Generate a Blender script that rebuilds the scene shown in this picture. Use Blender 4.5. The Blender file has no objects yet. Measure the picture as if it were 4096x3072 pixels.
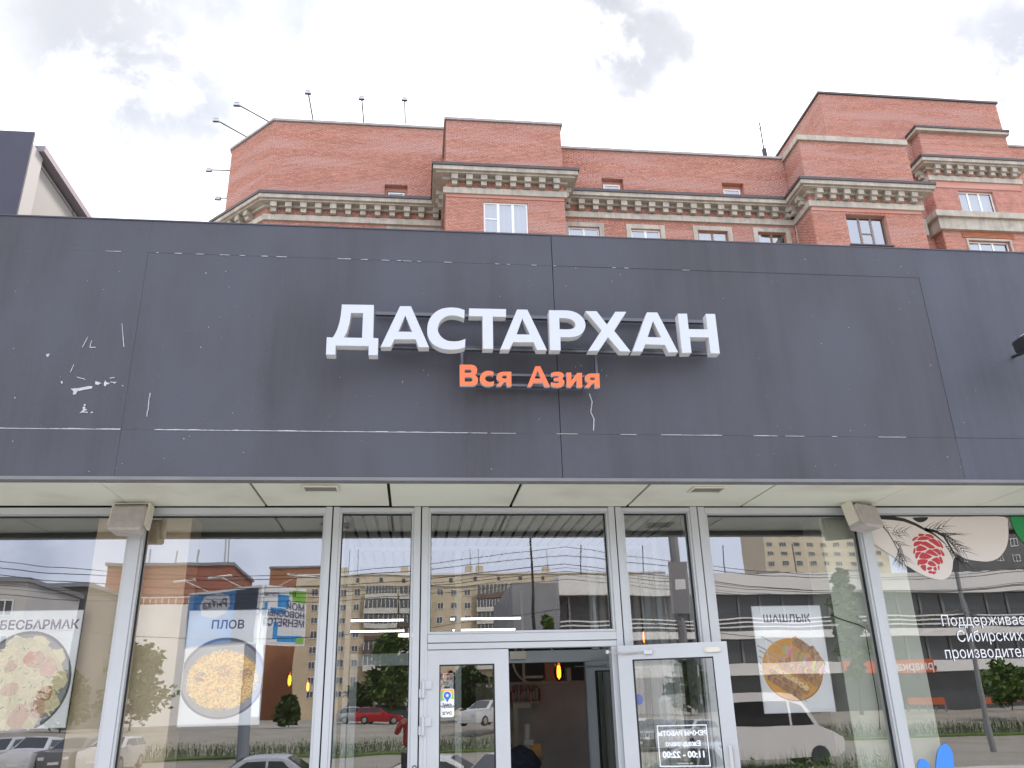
import bpy, bmesh, math, random
import numpy as np
from mathutils import Vector, Matrix
from mathutils.geometry import tessellate_polygon
random.seed(7); rng = np.random.default_rng(7)
R = math.radians
C = bpy.context.scene.collection
sc = bpy.context.scene

# ------------------------------------------------------------------ camera
EYE = 1.6
FPX = 3322.0                                   # focal length in pixels of the 4096 x 3072 photograph
up_c = Vector((-233, -8536, FPX)).normalized()  # vanishing points of the facade: vertical, horizontal
x_c = Vector((29400, 490, FPX)).normalized()
x_c = (x_c - up_c * (x_c @ up_c)).normalized()
y_c = up_c.cross(x_c)
if y_c.z < 0: y_c = -y_c
ROT = Matrix((x_c, y_c, up_c))                 # camera frame (right, down, forward) -> world
cam_d = bpy.data.cameras.new('camera'); cam = bpy.data.objects.new('camera', cam_d); C.objects.link(cam)
cam_d.sensor_width = 36.0; cam_d.lens = 36.0 * FPX / 4096; cam_d.clip_start = 0.05; cam_d.clip_end = 2000
flip = Matrix(((1, 0, 0), (0, -1, 0), (0, 0, -1)))
m4 = (ROT @ flip).to_4x4(); m4.translation = Vector((0, 0, EYE)); cam.matrix_world = m4
sc.camera = cam

def at(x, y, Y):                               # photograph pixel -> point on the vertical plane at depth Y
    r = ROT @ Vector((x - 2048, y - 1536, FPX)); r *= Y / r.y
    return Vector((r.x, Y, r.z + EYE))
def dd(x, y, Y): return at(x * 4096 / 2212, y * 4096 / 2212, Y)
def atz(x, y, z):
    r = ROT @ Vector((x - 2048, y - 1536, FPX)); r *= (z - EYE) / r.z
    return Vector((r.x, r.y, z))
def zc(s, ox, oy): return lambda x, y, Y: at(ox + x / s, oy + y / s, Y)
zA = zc(2212 / 620, 1280, 1180); zB = zc(2212 / 620, 1840, 1200); zC_ = zc(2212 / 520, 2400, 1220); zO = zc(2212 / 640, 1800, 1420)
z1 = zc(1.58, 0, 300); z2 = zc(1.58, 1300, 300); z3 = zc(1.58, 2696, 300)
z5 = zc(1901 / 1400, 0, 1850); z6 = zc(1901 / 1400, 1250, 1850); z7 = zc(1.358, 2400, 1850); z8 = zc(1.358, 3096, 1850)
YG = 8.0; YF = 6.78
def refl(p): return Vector((p.x, 2 * (YG + 0.03) - p.y, p.z))
def rd(x, y, Yv): return refl(dd(x, y, Yv))      # where a thing seen mirrored in the shop windows really stands

# ------------------------------------------------------------------ world, sun, exposure
SUN_EL, SUN_AZ = 52, 40
w = bpy.data.worlds.new('World'); sc.world = w; w.use_nodes = True
nt = w.node_tree; nt.nodes.clear(); N = nt.nodes.new; L = nt.links.new
out = N('ShaderNodeOutputWorld'); bg = N('ShaderNodeBackground'); L(bg.outputs[0], out.inputs[0])
tc = N('ShaderNodeTexCoord')
nrm = N('ShaderNodeVectorMath'); nrm.operation = 'NORMALIZE'; L(tc.outputs['Generated'], nrm.inputs[0])
sky = N('ShaderNodeTexSky'); sky.sky_type = 'NISHITA'; sky.sun_disc = False
sky.sun_elevation = R(SUN_EL); sky.sun_rotation = R(SUN_AZ); sky.altitude = 150
def wmath(op, a, b=None, c=None, clamp=False):
    n = N('ShaderNodeMath'); n.operation = op; n.use_clamp = clamp
    for i, v in enumerate((a, b, c)):
        if v is None: continue
        if isinstance(v, (int, float)): n.inputs[i].default_value = v
        else: L(v, n.inputs[i])
    return n.outputs[0]
def wnoise(scale, detail, rough=0.55, dist=0.0, vec=None):
    n = N('ShaderNodeTexNoise'); n.inputs['Scale'].default_value = scale; n.inputs['Detail'].default_value = detail
    n.inputs['Roughness'].default_value = rough; n.inputs['Distortion'].default_value = dist
    L(vec or nrm.outputs[0], n.inputs['Vector']); return n
def wsmooth(v, a, b):
    n = N('ShaderNodeMapRange'); n.interpolation_type = 'SMOOTHSTEP'; L(v, n.inputs[0])
    n.inputs[1].default_value = a; n.inputs[2].default_value = b; return n.outputs[0]
def wmix(f, a, b):
    n = N('ShaderNodeMix'); n.data_type = 'RGBA'
    if isinstance(f, (int, float)): n.inputs[0].default_value = f
    else: L(f, n.inputs[0])
    for i, v in ((6, a), (7, b)):
        if isinstance(v, tuple): n.inputs[i].default_value = (*v, 1)
        else: L(v, n.inputs[i])
    return n.outputs[2]
sep = N('ShaderNodeSeparateXYZ'); L(nrm.outputs[0], sep.inputs[0])
# the cloud deck: brightest on the side the photograph looks towards
fr = wsmooth(sep.outputs['Y'], -0.9, 0.75)
deck = wmix(fr, (1.12, 1.20, 1.42), (1.15, 1.15, 1.18))
warp = wnoise(3.0, 6, 0.6)
n1 = wnoise(4.6, 9, 0.62, 0.25)
thin = wsmooth(n1.outputs['Fac'], 0.47, 0.62)
left = wsmooth(sep.outputs['X'], 0.05, -0.55)
thinm = wmath('MULTIPLY', thin, wmath('ADD', wmath('MULTIPLY', left, 0.62), 0.10))
greyd = wmix(fr, (0.62, 0.70, 0.92), (0.34, 0.345, 0.37))
col = wmix(thinm, deck, greyd)
def patch(px, py, rad, colr, strength, sx=1.0):
    global col
    d0 = (dd(px, py, 1.0) - Vector((0, 0, EYE))).normalized()
    n = N('ShaderNodeVectorMath'); n.operation = 'MULTIPLY_ADD'
    L(warp.outputs['Color'], n.inputs[0]); n.inputs[1].default_value = (0.30, 0.30, 0.30)
    L(nrm.outputs[0], n.inputs[2])
    s = N('ShaderNodeVectorMath'); s.operation = 'DISTANCE'; L(n.outputs[0], s.inputs[0])
    s.inputs[1].default_value = tuple(d0 + Vector((0.15, 0.15, 0.15)))
    m = wsmooth(s.outputs['Value'], rad * 1.15, rad * 0.35)
    br = wsmooth(wnoise(9, 8, 0.6, 0.3).outputs['Fac'], 0.30, 0.52)
    m = wmath('MULTIPLY', wmath('MULTIPLY', m, br), strength * 1.1, clamp=True)
    col = wmix(m, col, tuple(c * .66 for c in colr))
for p in ((1400, 140, 0.10, (0.45, 0.46, 0.50), 0.85), (1310, 35, 0.055, (0.42, 0.43, 0.47), 0.8), (1390, 60, 0.05, (0.45, 0.46, 0.5), .7),
          (560, 95, 0.15, (0.50, 0.53, 0.61), 0.62), (640, 40, 0.08, (0.50, 0.53, 0.63), 0.5), (60, 70, 0.16, (0.47, 0.48, 0.51), 0.62), (250, 60, 0.14, (0.47, 0.48, 0.51), 0.65),
          (290, 250, 0.09, (0.52, 0.54, 0.60), 0.7), (2150, 110, 0.10, (0.44, 0.46, 0.52), 0.85), (1660, 70, 0.06, (0.55, 0.58, 0.72), 0.6),
          (1990, 90, 0.08, (0.55, 0.57, 0.63), 0.6), (430, 210, .06, (.55, .57, .64), .5)):
    patch(*p)
skyc = N('ShaderNodeMix'); skyc.data_type = 'RGBA'; skyc.inputs[0].default_value = 0.93
k = N('ShaderNodeVectorMath'); k.operation = 'SCALE'; L(sky.outputs[0], k.inputs[0]); k.inputs['Scale'].default_value = 1.0
L(k.outputs[0], skyc.inputs[6])
k2 = N('ShaderNodeVectorMath'); k2.operation = 'SCALE'; L(col, k2.inputs[0]); k2.inputs['Scale'].default_value = 10.0
L(k2.outputs[0], skyc.inputs[7])
L(skyc.outputs[2], bg.inputs['Color']); bg.inputs['Strength'].default_value = 0.1

sd = bpy.data.lights.new('sun', 'SUN'); so = bpy.data.objects.new('sun', sd); C.objects.link(so)
sd.energy = 2.8; sd.angle = R(10); sd.color = (1.0, 0.95, 0.88)
az = R(SUN_AZ); el = R(SUN_EL)
sdir = Vector((math.sin(az) * math.cos(el), math.cos(az) * math.cos(el), math.sin(el)))
so.rotation_euler = (-sdir).to_track_quat('-Z', 'Y').to_euler()
sc.view_settings.view_transform = 'Standard'; sc.view_settings.look = 'None'
sc.view_settings.exposure = 1.1; sc.view_settings.gamma = 1.0; sc.view_settings.use_curve_mapping = False
sc.cycles.use_denoising = True
sc.cycles.max_bounces = 10; sc.cycles.transparent_max_bounces = 24; sc.cycles.glossy_bounces = 5
sc.cycles.sample_clamp_indirect = 6.0

# ------------------------------------------------------------------ materials
MATS = {}
def M(name, col=(.5, .5, .5), rough=.6, metal=0.0, var=0.0, vscale=3.0, bump=0.0, bscale=60.0, spec=0.5,
      col2=None, c2lo=.5, c2hi=.65, c2scale=2.0, emit=None, estr=0.0, stretch=None, island=0.0, vdetail=5, alpha=None, streak=0.0):
    if name in MATS: return MATS[name]
    m = bpy.data.materials.new(name); m.use_nodes = True; MATS[name] = m
    t = m.node_tree; b = t.nodes['Principled BSDF']; NN = t.nodes.new; LL = t.links.new
    b.inputs['Base Color'].default_value = (*col, 1); b.inputs['Roughness'].default_value = rough
    b.inputs['Metallic'].default_value = metal; b.inputs['Specular IOR Level'].default_value = spec
    if alpha is not None: b.inputs['Alpha'].default_value = alpha
    g = NN('ShaderNodeNewGeometry'); pos = g.outputs['Position']
    if stretch:
        mp = NN('ShaderNodeVectorMath'); mp.operation = 'MULTIPLY'; LL(pos, mp.inputs[0]); mp.inputs[1].default_value = stretch; pos = mp.outputs[0]
    cur = None
    def noise(s, d=5):
        n = NN('ShaderNodeTexNoise'); n.inputs['Scale'].default_value = s; n.inputs['Detail'].default_value = d
        LL(pos, n.inputs['Vector']); return n.outputs['Fac']
    def mix(f, a, bb):
        n = NN('ShaderNodeMix'); n.data_type = 'RGBA'
        LL(f, n.inputs[0])
        for i, v in ((6, a), (7, bb)):
            if isinstance(v, tuple): n.inputs[i].default_value = (*v, 1)
            else: LL(v, n.inputs[i])
        return n.outputs[2]
    def ramp(f, lo, hi):
        n = NN('ShaderNodeMapRange'); LL(f, n.inputs[0]); n.inputs[1].default_value = lo; n.inputs[2].default_value = hi; return n.outputs[0]
    if var:
        a = tuple(max(0, c * (1 - var)) for c in col); bb = tuple(min(1, c * (1 + var)) for c in col)
        cur = mix(ramp(noise(vscale, vdetail), .3, .7), a, bb)
    if island:
        a = tuple(max(0, c * (1 - island)) for c in (1, 1, 1)); bb = tuple(min(2, c * (1 + island)) for c in (1, 1, 1))
        n = NN('ShaderNodeMix'); n.data_type = 'RGBA'; n.blend_type = 'MULTIPLY'; n.inputs[0].default_value = 1
        cc = mix(g.outputs['Random Per Island'], (1 - island, 1 - island * 1.05, 1 - island * 1.1), (1 + island, 1 + island, 1 + island))
        if cur is None: n.inputs[6].default_value = (*col, 1)
        else: LL(cur, n.inputs[6])
        LL(cc, n.inputs[7]); cur = n.outputs[2]
    if streak:
        sp = NN('ShaderNodeVectorMath'); sp.operation = 'MULTIPLY'; LL(g.outputs['Position'], sp.inputs[0]); sp.inputs[1].default_value = (7, 7, .35)
        sn = NN('ShaderNodeTexNoise'); sn.inputs['Scale'].default_value = 1.0; sn.inputs['Detail'].default_value = 6; sn.inputs['Roughness'].default_value = .7; LL(sp.outputs[0], sn.inputs['Vector'])
        sm_ = NN('ShaderNodeMix'); sm_.data_type = 'RGBA'; sm_.blend_type = 'MULTIPLY'; sm_.inputs[0].default_value = 1; LL(cur, sm_.inputs[6])
        LL(mix(ramp(sn.outputs['Fac'], .38, .68), (1 + streak,) * 3, (1 - streak,) * 3), sm_.inputs[7]); cur = sm_.outputs[2]
    if col2:
        cur = mix(ramp(noise(c2scale, 8), c2lo, c2hi), cur if cur is not None else col, col2)
    if cur is not None: LL(cur, b.inputs['Base Color'])
    if bump:
        bn = NN('ShaderNodeBump'); bn.inputs['Strength'].default_value = bump; bn.inputs['Distance'].default_value = .01
        LL(noise(bscale, 4), bn.inputs['Height']); LL(bn.outputs[0], b.inputs['Normal'])
    if emit:
        b.inputs['Emission Color'].default_value = (*emit, 1); b.inputs['Emission Strength'].default_value = estr
    return m
def glass_mat(name, base_refl, tint, wob=0.0, rough=0.0):
    m = bpy.data.materials.new(name); m.use_nodes = True; MATS[name] = m; t = m.node_tree; t.nodes.clear(); NN = t.nodes.new; LL = t.links.new
    o = NN('ShaderNodeOutputMaterial'); mx = NN('ShaderNodeMixShader'); tr = NN('ShaderNodeBsdfTransparent'); gl = NN('ShaderNodeBsdfGlossy')
    tr.inputs[0].default_value = (*tint, 1); gl.inputs['Roughness'].default_value = rough; gl.inputs[0].default_value = (.97, .98, 1, 1)
    fz = NN('ShaderNodeFresnel'); fz.inputs[0].default_value = 1.5
    ma = NN('ShaderNodeMath'); ma.operation = 'MULTIPLY_ADD'; ma.use_clamp = True
    LL(fz.outputs[0], ma.inputs[0]); ma.inputs[1].default_value = 1.2; ma.inputs[2].default_value = base_refl
    LL(ma.outputs[0], mx.inputs[0]); LL(tr.outputs[0], mx.inputs[1]); LL(gl.outputs[0], mx.inputs[2]); LL(mx.outputs[0], o.inputs[0])
    if wob:
        g = NN('ShaderNodeNewGeometry'); n = NN('ShaderNodeTexNoise'); n.inputs['Scale'].default_value = 1.6; n.inputs['Detail'].default_value = 1.0
        LL(g.outputs['Position'], n.inputs['Vector'])
        bn = NN('ShaderNodeBump'); bn.inputs['Strength'].default_value = 1.0; bn.inputs['Distance'].default_value = wob
        LL(n.outputs['Fac'], bn.inputs['Height']); LL(bn.outputs[0], gl.inputs['Normal'])
    return m
GLASS = glass_mat('shop_glass', 0.19, (.985, .995, .98), 0.0008)
DGLASS = glass_mat('door_glass', 0.18, (.94, .96, .94), 0.0006)
HGLASS = glass_mat('house_glass', 0.21, (.55, .60, .62), 0.002)
CGLASS = M('car_glass', (.02, .024, .028), .06, spec=.8)
alu = M('silver_aluminium', (.46, .47, .475), .42, .15, var=.05, vscale=1.5, bump=.02, bscale=300)
alu_d = M('vestibule_aluminium', (.36, .40, .41), .5, .1, var=.05)
gasket = M('black_gasket', (.012, .012, .013), .7)
fasc = M('dark_grey_render', (.050, .0495, .059), .62, var=.10, vscale=1.1, bump=.35, bscale=230, spec=.4, col2=(.062, .063, .080), c2scale=1.1, c2lo=.40, c2hi=.64, stretch=(1.0, 1.0, .45), streak=.13)
fasc_b = M('sheen_grey_render', (.056, .058, .076), .58, var=.10, vscale=1.1, bump=.35, bscale=230, spec=.4, streak=.10)  # sheen on the right-hand panels put into the colour: lighter and bluer
scar = M('bare_white_scar', (.40, .40, .42), .8, var=.15, vscale=30)
soff = M('cream_soffit_paint', (.69, .68, .565), .42, var=.05, vscale=.9, col2=(.50, .46, .37), c2scale=1.0, c2lo=.50, c2hi=.78, spec=.4)
dirt = M('dark_joint', (.03, .027, .023), .9)
lip = M('grey_edge_trim', (.15, .147, .15), .5, .2, var=.1)
white = M('white_acrylic', (.47, .49, .545), .35, var=.02)
ret = M('letter_return', (.56, .55, .54), .4, var=.03)
orange = M('orange_acrylic', (.78, .135, .03), .35, var=.02)
oret = M('orange_letter_return', (.52, .52, .54), .4)
rail_m = M('grey_rail', (.10, .10, .11), .4, .5)
beige_plastic = M('dusty_beige_plastic', (.40, .36, .33), .6, var=.12, vscale=9, col2=(.30, .26, .22), c2scale=12, c2lo=.55, c2hi=.75)
cream_plastic = M('cream_plastic', (.62, .58, .48), .5)
panel_beige = M('beige_cladding', (.25, .235, .215), .55, var=.06, vscale=1)
panel_joint = M('cladding_joint', (.05, .05, .05), .9)
paper = M('poster_paper', (.90, .91, .91), .5, var=.015)
ink = M('purple_ink', (.085, .070, .150), .6)
# ------------------------------------------------------------------ mesh helpers
class MB:
    def __init__(s): s.v = []; s.f = []; s.m = []
    def quad(s, a, b, c, d, mi=0):
        k = len(s.v); s.v += [tuple(a), tuple(b), tuple(c), tuple(d)]; s.f.append((k, k + 1, k + 2, k + 3)); s.m.append(mi)
    def tri(s, a, b, c, mi=0):
        k = len(s.v); s.v += [tuple(a), tuple(b), tuple(c)]; s.f.append((k, k + 1, k + 2)); s.m.append(mi)
    def box(s, x0, y0, z0, x1, y1, z1, mi=0):
        if x0 > x1: x0, x1 = x1, x0
        if y0 > y1: y0, y1 = y1, y0
        if z0 > z1: z0, z1 = z1, z0
        k = len(s.v)
        s.v += [(x0, y0, z0), (x1, y0, z0), (x1, y1, z0), (x0, y1, z0), (x0, y0, z1), (x1, y0, z1), (x1, y1, z1), (x0, y1, z1)]
        for q in ((0, 3, 2, 1), (4, 5, 6, 7), (0, 1, 5, 4), (1, 2, 6, 5), (2, 3, 7, 6), (3, 0, 4, 7)):
            s.f.append(tuple(k + i for i in q)); s.m.append(mi)
    def hexa(s, P, mi=0):                       # 8 points: 4 bottom, 4 top
        k = len(s.v); s.v += [tuple(p) for p in P]
        for q in ((0, 3, 2, 1), (4, 5, 6, 7), (0, 1, 5, 4), (1, 2, 6, 5), (2, 3, 7, 6), (3, 0, 4, 7)):
            s.f.append(tuple(k + i for i in q)); s.m.append(mi)
    def tube(s, pts, r, n=6, mi=0, r1=None, cap=True):
        pts = [Vector(p) for p in pts]; k = len(s.v); m = len(pts)
        for i, p in enumerate(pts):
            t = (pts[min(i + 1, m - 1)] - pts[max(i - 1, 0)]).normalized()
            a = t.orthogonal().normalized() if abs(t.z) > .99 else t.cross(Vector((0, 0, 1))).normalized()
            b = t.cross(a)
            rr = r if r1 is None else r + (r1 - r) * i / (m - 1)
            for j in range(n):
                an = 2 * math.pi * j / n; s.v.append(tuple(p + (a * math.cos(an) + b * math.sin(an)) * rr))
        for i in range(m - 1):
            for j in range(n):
                j2 = (j + 1) % n
                s.f.append((k + i * n + j, k + i * n + j2, k + (i + 1) * n + j2, k + (i + 1) * n + j)); s.m.append(mi)
        if cap:
            s.f.append(tuple(k + j for j in range(n))[::-1]); s.m.append(mi)
            s.f.append(tuple(k + (m - 1) * n + j for j in range(n))); s.m.append(mi)
    def lathe(s, c, prof, n=16, mi=0, axis='Z'):
        k = len(s.v); c = Vector(c)
        for r, h in prof:
            for j in range(n):
                a = 2 * math.pi * j / n
                d = {'Z': Vector((r * math.cos(a), r * math.sin(a), h)), 'Y': Vector((r * math.cos(a), h, r * math.sin(a))), 'X': Vector((h, r * math.cos(a), r * math.sin(a)))}[axis]
                s.v.append(tuple(c + d))
        for i in range(len(prof) - 1):
            for j in range(n):
                j2 = (j + 1) % n; s.f.append((k + i * n + j, k + i * n + j2, k + (i + 1) * n + j2, k + (i + 1) * n + j)); s.m.append(mi)
    def prism(s, loops, y0, y1, mi=0, mside=None):      # loops of (x, z), first is the outline, others are holes
        mside = mi if mside is None else mside
        L3 = [[Vector((p[0], p[1], 0)) for p in lp] for lp in loops]
        flat = [p for lp in L3 for p in lp]
        tris = tessellate_polygon(L3)
        for yy, fl in ((y0, True), (y1, False)):
            k = len(s.v); s.v += [(p.x, yy, p.y) for p in flat]
            for t in tris:
                a, b, c = (flat[i] for i in t)
                ccw = (b - a).cross(c - a).z > 0          # seen from -Y (x right, z up) ccw faces the viewer
                t2 = t if ccw == fl else t[::-1]
                s.f.append(tuple(k + i for i in t2)); s.m.append(mi if fl else mside)
        for li, lp in enumerate(L3):
            n = len(lp); area = sum(lp[i].x * lp[(i + 1) % n].y - lp[(i + 1) % n].x * lp[i].y for i in range(n))
            out_ccw = (area > 0) == (li == 0)
            for i in range(n):
                a, b = lp[i], lp[(i + 1) % n]
                q = [(a.x, y0, a.y), (a.x, y1, a.y), (b.x, y1, b.y), (b.x, y0, b.y)]
                if out_ccw: q = q[::-1]
                k = len(s.v); s.v += q; s.f.append((k, k + 1, k + 2, k + 3)); s.m.append(mside)
    def build(s, name, mats, parent=None, smooth=False, bevel=0.0):
        me = bpy.data.meshes.new(name); me.from_pydata(s.v, [], s.f)
        for m in (mats if isinstance(mats, (list, tuple)) else [mats]): me.materials.append(m)
        if any(s.m): me.polygons.foreach_set('material_index', s.m)
        if smooth: me.polygons.foreach_set('use_smooth', [True] * len(me.polygons))
        me.update()
        o = bpy.data.objects.new(name, me); C.objects.link(o)
        if parent is not None: attach(o, parent)
        if bevel:
            b = o.modifiers.new('edge', 'BEVEL'); b.width = bevel; b.segments = 2; b.limit_method = 'ANGLE'
        return o
def wloc(p):
    m = Matrix.Identity(4); o = p
    while o is not None:
        m = (Matrix.Translation(o.location) @ o.rotation_euler.to_matrix().to_4x4()) @ m if True else m
        o = o.parent
    return m
def attach(o, parent):                          # keep world-space mesh data where it is
    o.parent = parent; o.matrix_parent_inverse = Matrix.Identity(4)
    o.matrix_local = wloc(parent).inverted() @ Matrix.Identity(4)
def tag(o, label=None, cat=None, group=None, kind=None):
    if label: o['label'] = label
    if cat: o['category'] = cat
    if group: o['group'] = group
    if kind: o['kind'] = kind
    return o
def thing(name, loc, label, cat, group=None):
    o = bpy.data.objects.new(name, None); C.objects.link(o); o.location = loc; o.empty_display_size = .2
    return tag(o, label, cat, group)
def dupe(o, loc=None, rotz=None, label=None):
    c = o.copy(); C.objects.link(c)
    if loc is not None: c.location = loc
    if rotz is not None: c.rotation_euler = (0, 0, rotz)
    if label: c['label'] = label
    for ch in list(o.children):
        d = ch.copy(); C.objects.link(d); d.parent = c
        for g in list(ch.children):
            e = g.copy(); C.objects.link(e); e.parent = d
    return c
def inst(me, name, parent, loc, rotz=0.0, scale=None):   # part that shares mesh data; loc is in the parent's frame
    o = bpy.data.objects.new(name, me); C.objects.link(o); o.parent = parent; o.location = loc; o.rotation_euler = (0, 0, rotz)
    if scale: o.scale = scale
    return o
def text_mb(s, size, loc_fn, bold=0.0, align='CENTER', y0=0, y1=0.002, mirror=False, shear=0.0):
    """flat lettering as geometry: returns vertices/faces in (x, z)"""
    cu = bpy.data.curves.new('txt', 'FONT'); cu.body = s; cu.size = size; cu.align_x = align; cu.offset = bold; cu.shear = shear
    cu.resolution_u = 3
    o = bpy.data.objects.new('txt', cu); C.objects.link(o)
    dg = bpy.context.evaluated_depsgraph_get(); me = bpy.data.meshes.new_from_object(o.evaluated_get(dg))
    vs = [v.co.copy() for v in me.vertices]; fs = [tuple(p.vertices) for p in me.polygons]
    bpy.data.objects.remove(o); bpy.data.curves.remove(cu); bpy.data.meshes.remove(me)
    if mirror:
        vs = [Vector((-v.x, v.y, 0)) for v in vs]; fs = [f[::-1] for f in fs]
    return vs, fs
def add_text(mb, s, size, origin, ux, uz, bold=0.0, align='CENTER', mirror=False, mi=0, xscale=1.0, shear=0.0):
    vs, fs = text_mb(s, size, None, bold, align, mirror=mirror, shear=shear); k = len(mb.v)
    origin = Vector(origin); ux = Vector(ux); uz = Vector(uz)
    mb.v += [tuple(origin + ux * v.x * xscale + uz * v.y) for v in vs]
    for f in fs: mb.f.append(tuple(k + i for i in f)); mb.m.append(mi)
UX = Vector((1, 0, 0)); UZ = Vector((0, 0, 1))
def smooth_loop(P, closed=True, n=3):
    P = [Vector((p[0], p[1])) for p in P]; o = []
    m = len(P)
    for i in range(m):
        a, b, c, d = P[(i - 1) % m], P[i], P[(i + 1) % m], P[(i + 2) % m]
        for k in range(n):
            t = k / n
            o.append(.5 * ((2 * b) + (c - a) * t + (2 * a - 5 * b + 4 * c - d) * t * t + (3 * b - a - 3 * c + d) * t ** 3))
    return [(p.x, p.y) for p in o]
# ================================================================== GROUND
ZP = -0.8; ZR = 0.45
TER = -4.2                                      # the shop stands on a raised terrace that ends here
def sheet(name, x0, y0, x1, y1, z, m, kind='structure'):
    b = MB(); b.quad((x0, y0, z), (x1, y0, z), (x1, y1, z), (x0, y1, z)); return tag(b.build(name, m), kind=kind)
asph = M('asphalt', (.27, .245, .205), .9, var=.18, vscale=.6, bump=.3, bscale=40)
pave = M('terrace_paving', (.52, .51, .47), .8, var=.12, vscale=1.5, bump=.2, bscale=30)
grass_m = M('grass', (.10, .15, .035), .9, var=.3, vscale=4)
b = MB()
Yk = [TER, -38, -52, -600]
b.quad((-600, -38, ZP), (600, -38, ZP), (600, 60, ZP), (-600, 60, ZP)); b.quad((-600, -52, ZR), (600, -52, ZR), (600, -38, ZP), (-600, -38, ZP))
b.quad((-600, -600, ZR), (600, -600, ZR), (600, -52, ZR), (-600, -52, ZR)); b.quad((-600, 60, ZP), (600, 60, ZP), (600, 600, ZP), (-600, 600, ZP))
tag(b.build('ground', asph), kind='structure')
b = MB(); b.box(-14, TER, ZP + .004, 16, 30, 0); tag(b.build('terrace', pave), kind='structure')
b = MB()
b.box(-200, -40, ZP + .004, 200, -36.5, ZP + .12); tag(b.build('grass_verge', grass_m), kind='structure')
sheet('far_pavement', -300, -96, 300, -70, ZR + .02, M('far_paving', (.30, .28, .25), .9, var=.1))
for yy in (-56.5, -61, -65.5):
    b = MB()
    for i in range(60): b.quad((-150 + i * 5, yy, ZR + .008), (-147.5 + i * 5, yy, ZR + .008), (-147.5 + i * 5, yy + .14, ZR + .008), (-150 + i * 5, yy + .14, ZR + .008))
    tag(b.build('lane_marking', M('road_paint', (.7, .7, .68), .8)), kind='structure')

# ================================================================== FRONT BUILDING
ZS = at(1000 * 4096 / 2212, 1097 * 4096 / 2212, YG).z           # soffit height
ZT = dd(1106, 506, YF).z                                         # top of the fascia
shop = thing('shop_building', (0, YG, 0), 'low dark grey shop with a glazed front under a cream soffit', 'building')
# fascia panels, three rows by four columns, open joints between them
zr1 = at(2000, 1713 + 30, YF).z; zr1 = dd(1106, 936, YF).z; zr2 = dd(1106, 571, YF).z
xs = [-12.5, dd(290, 740, YF).x, dd(1203, 770, YF).x, dd(2028, 785, YF).x, 14.5]
zs_ = [ZS - .02, zr1, zr2, ZT]
def chip(mb, p, w_, h_, n=7):
    a0 = random.random() * 6
    pts = [(p[0] + math.cos(a0 + 2 * math.pi * i / n) * w_ * random.uniform(.45, 1), p[1] + math.sin(a0 + 2 * math.pi * i / n) * h_ * random.uniform(.45, 1)) for i in range(n)]
    return pts
for i in range(4):
    for j in range(3):
        g = 0.003; gl = (0, .0004, .003, .0009)[i] ; gr_ = (.0004, .003, .0009, 0)[i]; b = MB()
        y = YF + (0.0, .002, .004, .003)[(i + j) % 4]
        b.box(xs[i] + gl, y, zs_[j] + g * .25, xs[i + 1] - gr_, y + .05, zs_[j + 1] - g * .25)
        b.build('fascia_panel', fasc_b if i == 3 else fasc, shop)
b = MB(); b.box(-12.5, YF + .05, ZS + .02, 14.5, YF + .25, ZT - .03); b.build('fascia_backing', fasc, shop)
b = MB(); b.box(-12.5, YF - .004, ZT, 14.5, YF + .34, ZT + .012); b.build('coping', M('coping_metal', (.06, .06, .075), .4, .4), shop)
b = MB(); b.box(-12.5, YF - .006, ZS - .05, 14.5, YF + .10, ZS - .022); b.build('edge_trim', lip, shop)
# worn paint: pale chips, scratches and drips on the fascia
b = MB()
def scrape(pts):
    P = [dd(*p, YF) for p in pts]
    b.prism([[(p.x, p.z) for p in P]], YF - .0022, YF - .0005)
zs8 = lambda x, y: (x / (1548 / 700) * 2212 / 4096, (1000 + y / (1659 / 750)) * 2212 / 4096)
for poly in (((625, 1228), (700, 1222), (780, 1205), (818, 1205), (815, 1225), (730, 1240), (685, 1250), (672, 1278), (645, 1280), (650, 1250)),
             ((680, 1115), (690, 1125), (745, 1138), (760, 1150), (735, 1142), (685, 1130)),
             ((845, 1160), (870, 1168), (900, 1180), (880, 1185), (870, 1195), (842, 1188)),
             ((920, 1180), (933, 1152), (940, 1170), (972, 1178), (960, 1190), (945, 1188), (932, 1208), (920, 1200)),
             ((975, 1166), (1035, 1168), (1020, 1178), (1010, 1186), (1005, 1174), (978, 1172)), ((970, 1132), (1015, 1124), (1012, 1132), (975, 1138)),
             ((740, 1370), (755, 1362), (760, 1375), (745, 1380)), ((730, 1395), (745, 1382), (757, 1395), (750, 1408), (735, 1408)),
             ((702, 1448), (740, 1408), (772, 1408), (765, 1418), (735, 1430), (778, 1432), (775, 1442), (725, 1438)), ((800, 1440), (815, 1428), (826, 1438), (810, 1446)),
             ((538, 1165), (550, 1158), (556, 1178), (545, 1185)), ((1077, 650), (1081, 650), (1100, 855), (1093, 858)), ((726, 860), (776, 768), (780, 770), (733, 860)),
             ((790, 858), (845, 858), (850, 864), (800, 867)), ((792, 855), (810, 800), (814, 802), (798, 857)), ((620, 1080), (652, 1012), (656, 1014), (626, 1082)),
             ((408, 925), (420, 920), (440, 918), (438, 928), (425, 948), (416, 946))):
    scrape([zs8(*p) for p in poly])
for k in range(16):                                     # drip below the lower seam, left
    x, y = zs8(1328 - k * 1.9 + random.uniform(-3, 3), 1268 + k * 13); scrape([(x - .9, y), (x + 1.2, y - 1), (x + .8, y + random.uniform(2, 4.6)), (x - .7, y + 3)])
drip = [(1273, 850), (1279, 868), (1276, 890), (1283, 905), (1282, 930)]
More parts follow.
